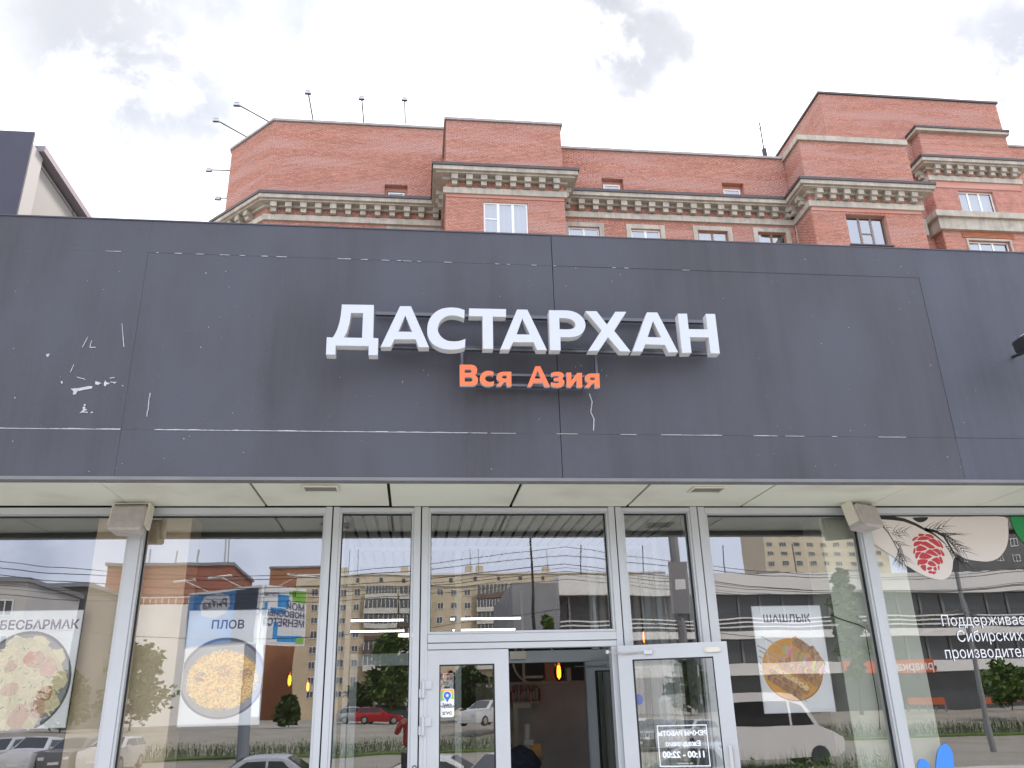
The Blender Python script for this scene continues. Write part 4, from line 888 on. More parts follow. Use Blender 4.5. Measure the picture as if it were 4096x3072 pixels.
b = MB(); q = z6(1075, 1300, YK - .1); q2 = z6(1230, 1300, YK - .1); b.box(q.x, YK - .4, q.z - .04, q2.x, YK - .002, q.z - .001); b.build('bottle_shelf', M('bar_top'), bar)
YQ = 11.3
cab = thing('side_table', (z6(1170, 1600, YQ).x, YQ, 0), 'low wooden table just inside the open doorway, stacked with cartons', 'table')
q0, q1 = z6(1085, 1600, YQ), z6(1255, 1600, YQ)
b = MB(); b.box(q0.x, YQ, q0.z - .04, q1.x, YQ + .5, q0.z); b.build('top', M('table_wood', (.30, .22, .16), .6), cab)
for xx in (q0.x + .03, q1.x - .03):
    for yy in (YQ + .04, YQ + .46): b = MB(); b.box(xx - .02, yy - .02, 0, xx + .02, yy + .02, q0.z - .04); b.build('leg', M('table_wood'), cab)
for (xa, xb, yt, ybm, dy, m, lab) in ((1110, 1180, 1540, 1600, .03, M('carton_white', (.52, .50, .46), .7, var=.1), 'white printed carton, lowest on the left of the side table inside the doorway'), (1185, 1240, 1528, 1600, .05, M('carton_orange', (.60, .30, .09), .7, var=.15, vscale=12), 'orange topped carton at the right of the stack inside the doorway'), (1150, 1200, 1505, 1540, .04, M('carton_white'), 'small white carton on top of the stack inside the doorway')):
    a0, a1 = z6(xa, ybm, YQ + dy), z6(xb, yt, YQ + dy); b = MB(); zb0 = q0.z if ybm == 1600 else z6(1110, 1540, YQ + .03).z
    b.box(a0.x, YQ + dy, zb0 + .001, a1.x, YQ + dy + .22, a1.z); tag(b.build('carton', m, bevel=.004), lab, 'box', 'cartons on the side table')
# brass wall lamp inside the right window
brass = M('brass', (.62, .44, .14), .3, .8); YW_ = 9.0
t = thing('brass_lamp', zD(760, 1380, YW_), 'angled brass tube lamp bracket behind the right window lettering', 'lamp')
b = MB(); b.tube([zD(745, 1365, YW_), zD(1380, 1235, YW_ + .25)], .012, 8); b.build('upper_arm', brass, t); b = MB(); b.tube([zD(740, 1365, YW_), zD(765, 1530, YW_)], .008, 8); b.build('stem', brass, t)
b = MB(); b.tube([zD(930, 1505, YW_), zD(1300, 1440, YW_ + .2)], .016, 8); b.build('lower_arm', brass, t); b = MB(); q = zD(795, 1555, YW_); b.box(q.x - .05, YW_ - .03, q.z - .05, q.x + .05, YW_ + .03, q.z + .05); b.build('base', brass, t, bevel=.01)
# loose cable inside on the right
b = MB(); b.tube([zPs(1340, 255, YG + .14), zPs(1480, 310, YG + .15), zPs(1700, 380, YG + .15), zPs(1770, 420, YG + .15), zPs(1800, 600, YG + .15), zPs(1870, 1000, YG + .15), zPs(1940, 1400, YG + .15), zPs(1960, 1700, YG + .15)], .005, 5)
tag(b.build('cable', darkm), 'thin black cable hanging down the column behind the ШАШЛЫК window', 'cable')
# ================================================================== RED BRICK HOUSE BEHIND
YW = 36.0
brick_m = M('red_brick', (.45, .202, .146), .85, var=.09, vscale=1.3, island=.15, stretch=(.30, .30, 2.4), col2=(.48, .26, .212), c2scale=.8, c2lo=.45, c2hi=.62)
mortar = M('mortar', (.37, .205, .16), .95, var=.12, vscale=2)
conc = M('weathered_concrete', (.385, .345, .285), .85, var=.14, vscale=1.6, streak=.14, col2=(.29, .265, .225), c2scale=2.2, c2lo=.52, c2hi=.72, bump=.3, bscale=25)
flash = M('dark_flashing', (.075, .062, .062), .5, .3, var=.1)
lead = M('pale_coping', (.30, .27, .26), .6, .1, var=.15, vscale=3)
house = thing('brick_house', (8, YW, 0), 'large red brick apartment house with concrete cornices behind the shop', 'building')
def zat(px, py, Y): return at(px, py, Y).z
# heights shared by the whole cornice, read off the left wing
def Zn(x, y, Y): return z2(x, y, Y).z
OV = .64
z_fl = Zn(20, 744, YW - OV); z_s1 = Zn(20, 760, YW - OV); z_s0 = Zn(20, 790, YW - OV + .06); z_d1 = Zn(20, 812, YW - .42); z_d0 = Zn(20, 874, YW - .31); z_b1 = Zn(20, 889, YW - .16); z_b0 = Zn(20, 924, YW - .16)
BV = .919 * YW
xc = dd(593, 258, YW).x; zL = dd(593, 262, YW).z
xL, yL = xc - 2.62, YW + 2.62
xb0 = dd(963, 450, BV).x; xb1 = dd(1220, 450, BV).x
YM = (z_fl - EYE) / (z2(1900, 727, 1.0).z - EYE) + OV; zM = dd(1215, 322, YM).z; zBay = dd(1090, 266, BV).z
xA = dd(1692, 340, YM).x; YA = (z_fl - EYE) / (z3(785, 638, 1.0).z - EYE) + OV; zA_ = dd(1728, 304, YA).z; xAr = z3(1590, 990, YA).x
YT = YM + 2.6; YC = YT - .75
xC = z3(1650, 800, YC).x; xCr = z3(2215, 800, YC).x; z_flC = z3(1560, 499, YC - OV).z; dzC = z_flC - z_fl
zCl = z3(1530, 345, YC - .25).z
ZBOT = 12.0                                          # below this line nothing of the brickwork shows over the shop roof
wallm = MB(); bricks_v = []; brick_slots = []
def wall(p0, u, Lw, z0, z1, holes=(), lay=True, single=False):
    """mortar face with real openings, reveals, and bricks standing proud of it"""
    u = Vector((u[0], u[1], 0)).normalized(); n = Vector((u.y, -u.x, 0)); p0 = Vector((p0[0], p0[1], 0))
    P = lambda s, z, d=0.0: p0 + u * s + Vector((0, 0, z)) - n * d
    ss = sorted({0, Lw, *[h[0] for h in holes], *[h[1] for h in holes]}); zz = sorted({z0, z1, *[h[2] for h in holes], *[h[3] for h in holes]})
    ss = [s for s in ss if 0 <= s <= Lw]; zz = [z for z in zz if z0 <= z <= z1]
    for i in range(len(ss) - 1):
        for j in range(len(zz) - 1):
            sm, zm = (ss[i] + ss[i + 1]) / 2, (zz[j] + zz[j + 1]) / 2
            if any(h[0] < sm < h[1] and h[2] < zm < h[3] for h in holes): continue
            wallm.quad(P(ss[i], zz[j]), P(ss[i + 1], zz[j]), P(ss[i + 1], zz[j + 1]), P(ss[i], zz[j + 1]))
    for a, b_, c_, e, dp in holes:
        wallm.quad(P(a, c_), P(a, c_, dp), P(a, e, dp), P(a, e), 1); wallm.quad(P(b_, c_), P(b_, e), P(b_, e, dp), P(b_, c_, dp), 1)
        wallm.quad(P(a, e), P(a, e, dp), P(b_, e, dp), P(b_, e), 1); wallm.quad(P(a, c_), P(b_, c_), P(b_, c_, dp), P(a, c_, dp), 1)
    if not lay: return
    h_, l_, j_ = .065, .25, .012; row = 0; z = max(z0, ZBOT); pr = .007
    z = z0 + math.ceil((z - z0) / (h_ + j_)) * (h_ + j_)
    while z + h_ <= z1 + 1e-6:
        s = -(l_ + j_) / 2 * (row % 2) + j_ / 2
        header = row % 5 == 4
        bl = .12 if header else l_
        while s < Lw:
            a, b_ = max(s, .004), min(s + bl, Lw - .004)
            if b_ - a > .04:
                for hh in holes:
                    if hh[2] - .01 < z + h_ and z < hh[3] + .01:
                        if a < hh[0] < b_: b_ = hh[0] - .004
                        elif a < hh[1] < b_: a = hh[1] + .004
                        elif hh[0] <= a and b_ <= hh[1]: a = b_; break
                if b_ - a > .03:
                    q = pr * random.uniform(.4, 1.5)
                    if single and not header and abs(b_ - a - l_) < .01: brick_slots.append((p0 + u * a + n * 0 + Vector((0, 0, z)), u, n, q))
                    else: bricks_v.append((p0 + u * a, u * (b_ - a), n * q, z, h_))
            s += bl + j_
        z += h_ + j_; row += 1
wins = []                                            # (P0, u, n, w, z0, z1, style)
def hole_for(p0, u, x0, x1, z0, z1, d): 
    return (x0, x1, z0, z1, d)
s2 = math.sqrt(.5)
# left end and chamfer
wall((xL, yL + 14), (0, -1), 14, 0, zL, lay=True)
wall((xL, yL), (1, -1), 2.62 / s2, 0, zL)
# left wing
hs = []
q0, q1 = z2(397, 765, YW + .25), z2(503, 728, YW + .25); hs.append((z2(378, 700, YW).x - xc, z2(522, 700, YW).x - xc, z_fl + .01, z2(450, 695, YW).z, .30))
lg0, lg1 = z2(385, 960, YW).x - xc, xb0 - xc - .15
hs.append((lg0, lg1, z_b0 - 3.0, z_b0 - .02, 1.5))
lw0, lw1 = z1(1890, 955, YW).x - xc, z1(2140, 955, YW).x - xc; zlw = z1(2000, 950, YW).z
hs.append((lw0, lw1, zlw - 1.9, zlw, .22))
wall((xc, YW), (1, 0), xb0 - xc, 0, zL, hs)
# bay
wall((xb0, YW), (0, -1), YW - BV, 0, zBay)
bw = [z2(1003, 900, BV).x - xb0, z2(1283, 900, BV).x - xb0, z2(1140, 1004, BV).z, z2(1140, 806, BV).z, .14]
wall((xb0, BV), (1, 0), xb1 - xb0, 0, zBay, [bw])
wall((xb1, BV), (0, 1), YM - BV, 0, zBay)
# middle wing
hs = []; mid_w = []
for a, b_, yt in ((1540, 1735, 960), (1935, 2120, 975)):
    hs.append((z2(a, 1000, YM).x - xb1, z2(b_, 1000, YM).x - xb1, z2(1640, 1000, YM).z - 1.5, z2((a + b_) / 2, yt, YM).z, .16))
for a, b_, yt in ((155, 342, 985), (533, 710, 995)):
    hs.append((z3(a, 1030, YM).x - xb1, z3(b_, 1030, YM).x - xb1, z3(300, 1030, YM).z - 1.5, z3((a + b_) / 2, yt, YM).z, .16))
mid_w = [tuple(h) for h in hs]
sm_w = []
for a, b_, yt, zf in ((1750, 1885, 654, z2), (303, 437, 684, z3)):
    sm_w.append((zf(a, 690, YM).x - xb1, zf(b_, 690, YM).x - xb1, z_fl + .01, zf((a + b_) / 2, yt, YM).z, .30))
wall((xb1, YM), (1, 0), xA - xb1, 0, zM, hs + sm_w)
# right bay
wall((xA, YM + 3), (0, -1), YM + 3 - YA, 0, zA_)
aw = [z3(1103, 980, YA).x - xA, z3(1355, 980, YA).x - xA, z3(1240, 1076, YA).z, z3(1230, 884, YA).z, .30]
wall((xA, YA), (1, 0), xAr - xA, 0, zA_, [aw])
wall((xAr, YA), (0, 1), YT - YA, 0, zA_)
# tower standing back behind it
xT0 = z3(915, 122, YT).x; xT1 = z3(2032, 190, YT).x; zT0 = (z3(915, 120, YT).z + z3(2030, 185, YT).z) / 2
wall((xT0, YT + 9), (0, -1), 9, 20, zT0); wall((xT0, YT), (1, 0), xT1 - xT0, 0, zT0); wall((xT1, YT), (0, 1), 9, 20, zT0)
# far right bay
wall((xC, YT), (0, -1), YT - YC, 0, zCl)
c1 = [z3(1812, 810, YC).x - xC, z3(2032, 810, YC).x - xC, z3(1930, 893, YC).z, z3(1920, 736, YC).z, .22]
c2 = [z3(1870, 1090, YC).x - xC, z3(2128, 1090, YC).x - xC, z3(2000, 1050, YC).z - 2.0, z3(2000, 1050, YC).z, .22]
wall((xC, YC), (1, 0), xCr - xC, 0, zCl, [c1, c2], single=True); wall((xCr, YC), (0, 1), 8, 0, zCl)
# wall far right, further back
zR = z3(2160, 458, YT + 3).z
wall((xT1, YT + 3), (1, 0), 14, 0, zR)
# body fill so that no sky shows through, roofs
wb = wallm.build('wall', [mortar, brick_m], house)
b = MB()
for q in ((xL + .3, YW + 3.2, xb0 - 1, YW + 14, zL - .35), (xc, YW + 2.0, xb1, YW + 12, zBay - .36), (xb0 + .3, BV + .4, xb1 - .3, YW + 1, zBay - .35), (xb1 - .2, YM + .6, xA + 1, YM + 12, zM - .35), (xA + .3, YA + .4, xAr - .3, YT - .1, zA_ - .3), (xT0 + .3, YT + .4, xT1 - .3, YT + 9, zT0 - .3), (xC + .3, YC + .5, xCr - .3, YT - .1, zCl - .3)):
    b.box(q[0], q[1], 1, q[2], q[3], q[4])
b.build('roof', M('roof_felt'), house)
# bricks as one joined part plus single bricks of the nearest bay
V = np.zeros((len(bricks_v), 8, 3), np.float32)
for i, (o, uu, nn, z, h_) in enumerate(bricks_v):
    a = np.array([o.x, o.y, z]); U = np.array([uu.x, uu.y, 0]); Nn = np.array([nn.x, nn.y, 0]); H = np.array([0, 0, h_])
    V[i] = [a - Nn * .3, a + U - Nn * .3, a + U + H - Nn * .3, a + H - Nn * .3, a + Nn, a + U + Nn, a + U + H + Nn, a + H + Nn]
nb = len(bricks_v); F = np.array([[4, 5, 6, 7], [0, 4, 7, 3], [5, 1, 2, 6], [7, 6, 2, 3], [0, 1, 5, 4]], np.int32)
FF = (F[None] + (np.arange(nb) * 8)[:, None, None]).reshape(-1, 4)
me = bpy.data.meshes.new('brickwork'); me.vertices.add(nb * 8); me.vertices.foreach_set('co', V.reshape(-1))
me.loops.add(len(FF) * 4); me.loops.foreach_set('vertex_index', FF.reshape(-1)); me.polygons.add(len(FF)); me.polygons.foreach_set('loop_start', np.arange(len(FF), dtype=np.int32) * 4)
me.polygons.foreach_set('loop_total', np.full(len(FF), 4, np.int32)) if False else None
me.update(calc_edges=True); me.materials.append(brick_m)
o = bpy.data.objects.new('brickwork', me); C.objects.link(o); attach(o, house); o['kind'] = 'stuff'
brick_slots.sort(key=lambda q: q[0].z); vis0 = z3(1700, 1120, YC).z
vis = [q for q in brick_slots if vis0 < q[0].z < z_b0 + dzC]
random.shuffle(vis)
zmid = (c1[2] + c1[3]) / 2
vis.sort(key=lambda q: abs(q[0].z - zmid) + .25 * abs(q[0].x - xC - c1[0]))
single, rest = vis[:300], vis[300:] + [q for q in brick_slots if not (vis0 < q[0].z < z_b0 + dzC)]
b = MB(); b.box(0, -.008, 0, .25, .003, .065); bm0 = b.build('brick', M('single_brick', (.45, .205, .155), .85, var=.2, vscale=2.5)); bme = bm0.data; bpy.data.objects.remove(bm0)
hl = house.location
for p, u, n, q in single:
    inst(bme, 'brick', house, p - hl)
b = MB()
for p, u, n, q in rest: b.box(p.x, p.y - q, p.z, p.x + .25, p.y + .003, p.z + .065)
b.build('brickwork', brick_m, house)['kind'] = 'stuff'
# cornice following the plan of the walls
def offs(path, o):
    pts = [Vector((p[0], p[1])) for p in path]; outp = []
    for i, p in enumerate(pts):
        d1 = (p - pts[i - 1]).normalized() if i > 0 else (pts[1] - p).normalized(); d2 = (pts[i + 1] - p).normalized() if i < len(pts) - 1 else d1
        n1 = Vector((d1.y, -d1.x)); n2 = Vector((d2.y, -d2.x)); bis = (n1 + n2); bis = bis / max(.3, (1 + n1.dot(n2)))
        outp.append(p + bis * o)
    return outp
def course(path, oi, oo, z0, z1, name, m, pieces=True):
    A_, B_ = offs(path, oi), offs(path, oo)
    for i in range(len(path) - 1):
        a, b_, c_, e = A_[i], A_[i + 1], B_[i + 1], B_[i]
        q = MB(); q.hexa([(e.x, e.y, z0), (c_.x, c_.y, z0), (b_.x, b_.y, z0), (a.x, a.y, z0), (e.x, e.y, z1), (c_.x, c_.y, z1), (b_.x, b_.y, z1), (a.x, a.y, z1)])
        q.build(name, m, house)
PATH = [(xL, yL + 14), (xL, yL), (xc, YW), (xb0, YW), (xb0, BV), (xb1, BV), (xb1, YM), (xA, YM), (xA, YA), (xAr, YA), (xAr, YT)]
PC = [(xC, YT), (xC, YC), (xCr, YC), (xCr, YT + 3)]
den = MB(); den.box(-.15, -.60, z_s0 - .44, .15, .0, z_s0 - .02); den.box(-.12, -.40, z_s0 - .70, .12, .0, z_s0 - .44)
den = MB(); dh = z_d1 - z_d0; den.box(-.155, -.43, -dh * .55, .155, .02, 0); den.box(-.13, -.31, -dh, .13, .02, -dh * .55)
d0 = den.build('dentil', conc); dme = d0.data; bpy.data.objects.remove(d0)
for path, dz_ in ((PATH, 0.0), (PC, dzC)):
    course(path, -.1, OV + .04, z_s1 + dz_, z_fl + dz_, 'flashing', flash)
    course(path, -.1, OV - .02, z_s0 + .02 + dz_, z_s1 - .003 + dz_, 'cornice_slab', conc)
    course(path, -.1, OV - .15, z_d1 + .02 + dz_, z_s0 + .017 + dz_, 'cornice_slab', conc)
    course(path, -.1, .17, z_d1 - dh * .30 + dz_, z_d1 + .017 + dz_, 'cornice_bed', conc)
    course(path, -.1, .13, z_b0 + dz_, z_b1 + dz_, 'band', conc)
    for i in range(len(path) - 1):
        a, b_ = Vector(path[i]), Vector(path[i + 1]); Ls = (b_ - a).length; u = (b_ - a).normalized()
        if Ls > 13 and path is PATH and i == 0: continue
        # keep clear of inner corners
        conv0 = i > 0 and u.cross((a - Vector(path[i - 1])).normalized()) > 0; nn_ = max(1, round((Ls - .1) / .715))
        rotz = math.atan2(u.y, u.x)
        for k in range(nn_):
            s = Ls / 2 + (k - (nn_ - 1) / 2) * ((Ls - .1) / nn_ if nn_ > 1 else 0)
            if Ls > 2.2 and i > 0 and (s < .62 or s > Ls - .62) and Ls < 4: continue
            p = a + u * s; inst(dme, 'dentil', house, Vector((p.x, p.y, z_d1 + .018 + dz_)) - hl, rotz)
# copings on the parapets
for path, zt_, m in (([(xL, yL + 14), (xL, yL), (xc, YW), (xb0, YW)], zL, lead), ([(xb0, YW + .5), (xb0, BV), (xb1, BV), (xb1, YM + .5)], zBay, lead), ([(xb1, YM), (xA, YM)], zM, lead), ([(xT0, YT + 9), (xT0, YT), (xT1, YT), (xT1, YT + 9)], zT0, flash), ([(xT1, YT + 3), (xT1 + 14, YT + 3)], zR, lead)):
    course(path, -.35, .10, zt_ + .001, zt_ + .13, 'parapet_coping', m)
xAb = z3(1462, 420, YA).x
course([(xA, YM + 3), (xA, YA), (xAb, YA)], -.3, .12, zA_, zA_ + .30, 'band', conc)
course([(xC, YT), (xC, YC), (z3(2100, 380, YC).x, YC)], -.3, .26, zCl, zCl + .17, 'band', conc); course([(xC, YT), (xC, YC), (z3(2100, 380, YC).x, YC)], -.3, .32, zCl + .172, zCl + .30, 'flashing', flash)
zq0, zq1 = z3(1750, 985, YC).z, z3(1750, 915, YC).z
course(PC, -.1, .22, zq0, zq1, 'band', conc); course(PC, -.1, .40, zq1 + .002, zq1 + .36, 'band', conc)
b = MB(); b.box(xAr + .02, YT - .25, zq0, xC - .42, YT - .002, zq1 + .3); b.build('band', conc, house)
# shallow brick string courses over the top windows
for xa, xb_, yy_, Yy in ((xb0, xb1, z2(1250, 790, BV).z, BV), (xA, xAr, z3(1250, 872, YA).z, YA), (xC, xCr, z3(1900, 722, YC).z, YC)):
    b = MB(); b.box(xa, Yy - .045, yy_, xb_, Yy - .001, (z_b0 if Yy != YC else z_b0 + dzC) - .001); b.build('string_course', brick_m, house)
# windows
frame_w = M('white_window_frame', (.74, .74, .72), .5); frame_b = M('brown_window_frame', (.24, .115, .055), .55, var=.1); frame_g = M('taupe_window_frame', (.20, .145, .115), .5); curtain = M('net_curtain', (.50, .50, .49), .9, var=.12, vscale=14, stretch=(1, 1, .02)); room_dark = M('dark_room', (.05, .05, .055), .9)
def hwin(p0, u, h, fm, cols, trim=None, transom=None, curt_=True, sill=True):
    u = Vector((u[0], u[1], 0)); n = Vector((u.y, -u.x, 0)); P0 = Vector((p0[0], p0[1], 0)); dpt = h[4]
    def bx(mb, s0, s1, z0, z1, d0, d1, mi=0):
        P = lambda s, z, d: P0 + u * s - n * d + Vector((0, 0, z))
        mb.hexa([P(s0, z0, d0), P(s1, z0, d0), P(s1, z0, d1), P(s0, z0, d1), P(s0, z1, d0), P(s1, z1, d0), P(s1, z1, d1), P(s0, z1, d1)], mi)
    a, b_, z0, z1 = h[:4]; f = .075; d0, d1 = dpt - .07, dpt
    mb = MB(); bx(mb, a + .004, a + f, z0 + .004, z1 - .004, d0, d1); bx(mb, b_ - f, b_ - .004, z0 + .004, z1 - .004, d0, d1); bx(mb, a + f, b_ - f, z1 - f, z1 - .004, d0, d1); bx(mb, a + f, b_ - f, z0 + .004, z0 + f, d0, d1)
    for c in cols: s = a + (b_ - a) * c; bx(mb, s - .055, s + .055, z0 + f, z1 - f, d0 + .004, d1 - .004)
    if transom: c0, c1_, t = transom; zz_ = z0 + (z1 - z0) * t; bx(mb, a + (b_ - a) * c0 + .05, a + (b_ - a) * c1_ - .05, zz_ - .03, zz_ + .03, d0 + .002, d1 - .006)
    wd = mb.build('window', fm, house)
    mb = MB(); P = lambda s, z, d: P0 + u * s - n * d + Vector((0, 0, z)); mb.quad(P(a + f, z0 + f, d0 + .03), P(b_ - f, z0 + f, d0 + .03), P(b_ - f, z1 - f, d0 + .03), P(a + f, z1 - f, d0 + .03)); pn = mb.build('pane', HGLASS, house); pn.parent = wd; pn.matrix_parent_inverse = Matrix.Identity(4); pn.matrix_local = Matrix.Identity(4)
    mb = MB(); mb.quad(P(a, z0, dpt + .25), P(b_, z0, dpt + .25), P(b_, z1, dpt + .25), P(a, z1, dpt + .25)); cu = mb.build('curtain', curtain if curt_ else room_dark, house); cu.parent = wd; cu.matrix_local = Matrix.Identity(4)
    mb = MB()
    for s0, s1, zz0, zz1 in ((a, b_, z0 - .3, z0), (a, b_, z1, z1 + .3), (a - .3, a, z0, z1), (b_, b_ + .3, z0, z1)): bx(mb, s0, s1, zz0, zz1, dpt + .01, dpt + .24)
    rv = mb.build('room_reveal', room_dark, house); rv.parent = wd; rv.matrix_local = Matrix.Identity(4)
    if sill: mb = MB(); bx(mb, a - .08, b_ + .08, z0 - .06, z0 - .002, -.12, .05); sl = mb.build('sill', flash, house); sl.parent = wd; sl.matrix_local = Matrix.Identity(4)
    if trim:
        mb = MB(); t = trim; bx(mb, a - t, a - .002, z0, z1 + t, -.05, .06); bx(mb, b_ + .002, b_ + t, z0, z1 + t, -.05, .06); bx(mb, a - .002, b_ + .002, z1 + .002, z1 + t, -.05, .06); tr_ = mb.build('surround', conc, house); tr_.parent = wd; tr_.matrix_local = Matrix.Identity(4)
    return wd
hwin((xb0, BV), (1, 0), bw, frame_w, (.33, .66), transom=(0, .33, .48))
hwin((xA, YA), (1, 0), aw, frame_g, (.36, .66), transom=(.36, .66, .45)); hwin((xC, YC), (1, 0), c1, frame_w, (.30, .62)); hwin((xC, YC), (1, 0), c2, frame_w, (.3, .62), trim=.12)
for h, fm in zip(mid_w, (frame_w, frame_w, frame_b, frame_b)): hwin((xb1, YM), (1, 0), h, fm, (.5,), trim=.24)
for h in sm_w: hwin((xb1, YM), (1, 0), (h[0] + .12, h[1] - .12, h[2], h[3] - .22, .30), frame_w, (), curt_=False, sill=False)
hwin((xc, YW), (1, 0), (hs[0][0], hs[0][1], hs[0][2], hs[0][3], .16) if False else (z2(397, 740, YW).x - xc, z2(503, 740, YW).x - xc, z_fl + .01, z2(450, 727, YW).z, .30), frame_w, (), curt_=False, sill=False)
hwin((xc, YW), (1, 0), (lw0, lw1, zlw - 1.9, zlw, .22), frame_w, (.33, .66))
for h, off, Yo in ((sm_w[0], xb1, YM), (sm_w[1], xb1, YM), ((z2(378, 700, YW).x - xc, z2(522, 700, YW).x - xc, z_fl, z2(450, 695, YW).z, .3), xc, YW)):
    b = MB(); b.box(off + h[0] + .01, Yo + .29, h[3] - .215, off + h[1] - .01, Yo + .34, h[3]); b.box(off + h[0] + .01, Yo + .29, h[2], off + h[0] + .115, Yo + .34, h[3] - .216); b.box(off + h[1] - .115, Yo + .29, h[2], off + h[1] - .01, Yo + .34, h[3] - .216); b.build('brick_lining', brick_m, house)
b = MB(); b.box(xc + lg0 - .1, YW + 1.5, z_b0 - 3.2, xc + lg1 + .1, YW + 1.6, z_b0 + .1); b.build('loggia_wall', brick_m, house); b = MB(); b.box(xc + lg0 + .01, YW + .02, z_b0 - .25, xc + lg1 - .01, YW + 1.49, z_b0 - .021); b.build('loggia_slab', conc, house)
b = MB()
for k in range(5): b.box(xC + c2[0] - .3, YC - .02 - .012 * (4 - k), c2[3] + .16 + k * .09, xC + c2[1] + .35, YC - .001, c2[3] + .16 + k * .09 + .06)
b.build('brick_lintel', M('orange_brick', (.38, .14, .07), .85, var=.15), house)
p = z3(770, 1000, YM - .03); b = MB(); b.tube([p + Vector((0, -.03, .6)), p + Vector((.05, -.03, .1)), p + Vector((0, -.03, -.4)), p + Vector((.08, -.03, -.8))], .03, 6); b.build('loose_cable', conc, house)

# floodlights on arms along the left parapet, antenna
def flood(base, tip, lab):
    base, tip = Vector(base), Vector(tip); t = thing('floodlight', base, lab, 'floodlight', 'floodlights on long arms round the left parapet')
    b = MB(); b.tube([base, tip], .035, 6); b.build('arm', darkm, t)
    d = (tip - base).normalized(); b = MB(); c_ = tip + d * .12
    aim = Vector((0, -.5, -.8)); 
    b.hexa([c_ + Vector(v) * .74 for v in ((-.22, -.10, -.20), (.22, -.10, -.20), (.22, .14, -.14), (-.22, .14, -.14), (-.17, -.06, .12), (.17, -.06, .12), (.17, .14, .16), (-.17, .14, .16))]); b.build('head', M('flood_grey', (.05, .048, .05), .6, .1, var=.2, vscale=8), t, bevel=.02)
    b = MB(); b.box(c_.x - .14, c_.y - .086, c_.z - .125, c_.x + .14, c_.y - .079, c_.z + .015); b.build('lens', M('flood_lens', (.45, .46, .48), .2), t)
for (ba, ti, Yb_, lab) in (((1978, 282), (1950, 122), YW, 'floodlight on an upright arm, leftmost of the three on the roof edge'),
                         ((2300 + 85, 300), (2300, 150), YW, None), ((2652, 308), (2650, 160), YW, None)):
    if lab: flood(z1(*ba, YW), z1(*ti, YW - .4), lab)
flood(z2(245, 300, YW), z2(233, 158, YW - .4), 'floodlight on an upright arm, middle one of the three on the roof edge')
flood(z2(507, 308, YW), z2(504, 165, YW - .4), 'floodlight on an upright arm beside the raised brick bay')
flood(z1(1705, 298, YW + .3), z1(1510, 190, YW - 1.2), 'floodlight on a slanting arm, upper one at the chamfered brick corner')
flood(z1(1566, 395, YW + 2.0), z1(1378, 290, YW + .6), 'floodlight on a slanting arm, lower one at the chamfered brick corner')
flood(z1(1468, 603, yL + 1), z1(1335, 600, yL + 1), 'floodlight on a long level arm halfway up the left end wall')
flood(z1(1449, 778, yL + 1), z1(1392, 778, yL + 1), 'floodlight on a short level arm just above the cornice on the left end wall')
p0, p1 = z3(575, 512, YM + 1), z3(540, 303, YM + 1)
t = thing('roof_antenna', p0, 'thin television antenna with a slanting crossbar on the brick house roof', 'antenna')
b = MB(); b.tube([p0, p1], .035, 6); b.build('mast', darkm, t); b = MB(); b.tube([z3(462, 412, YM + 1), z3(555, 325, YM + 1)], .022, 5); b.build('boom', darkm, t); b = MB(); b.tube([z3(585, 495, YM + 1), z3(640, 498, YM + 1)], .02, 5); b.tube([z3(585, 465, YM + 1), z3(600, 452, YM + 1)], .02, 5); b.build('element', darkm, t)
p = z3(572, 492, YM + 1); b = MB(); b.box(p.x - .09, p.y - .09, p.z - .3, p.x + .09, p.y + .09, p.z + .25); b.build('junction_box', darkm, t)
# ================================================================== ACROSS THE STREET (seen mirrored in the shop windows)
def RX(x, y, Yv): return rd(x, y, Yv)                # display pixel of the mirror image -> real place
def rbox(mb, x0, x1, Yv0, Yv1, z0, z1, mi=0):        # block given in mirrored depth
    mb.box(x0, 2 * (YG + .03) - Yv1, z0, x1, 2 * (YG + .03) - Yv0, z1, mi)
def RY(Yv): return 2 * (YG + .03) - Yv
con_b = M('beige_panel', (.58, .48, .34), .85, var=.1, vscale=.3); con_p = M('pale_attic', (.66, .57, .43), .85, var=.06, vscale=.3); con_w = M('white_facade', (.78, .77, .76), .7, var=.06, vscale=.2); con_g = M('grey_facade', (.24, .24, .26), .8, var=.12, vscale=.4); dwin = M('dark_glazing', (.07, .075, .082), .15, spec=.7); wfr = M('pvc_frame', (.72, .72, .71), .5); brown_b = M('brown_brick_block', (.30, .11, .075), .85, var=.12, vscale=.4); orange_b = M('orange_brick_block', (.36, .16, .085), .85, var=.1, vscale=.4); bal = M('balcony_panel', (.60, .60, .55), .7, var=.12, vscale=.5); bal_br = M('brown_balcony_panel', (.13, .085, .07), .8, var=.2, vscale=.5); greyw = M('grey_panel_house', (.55, .53, .52), .85, var=.1, vscale=.3); greyd_ = M('dark_panel_house', (.13, .13, .135), .85, var=.15, vscale=.3)
def win_mesh(w_, h_, cols=2):
    b = MB(); b.box(0, -.04, 0, w_, .0, h_, 1); t = .13
    for q in ((0, 0, t, h_), (w_ - t, 0, w_, h_), (t, h_ - t, w_ - t, h_), (t, 0, w_ - t, t)): b.box(q[0], .0, q[1], q[2], .05, q[3])
    for k in range(1, cols): b.box(w_ * k / cols - .05, .0, t, w_ * k / cols + .05, .045, h_ - t)
    o = b.build('window', [wfr, dwin]); me = o.data; bpy.data.objects.remove(o); return me
W2 = win_mesh(1.45, 1.5); W3 = win_mesh(2.1, 1.5, 3); W1 = win_mesh(1.0, 1.4, 1)
Ya = 187.0
a0 = RX(664, 1300, Ya); ztop = RX(800, 1243, Ya).z; zlow = RX(800, 1266, Ya).z
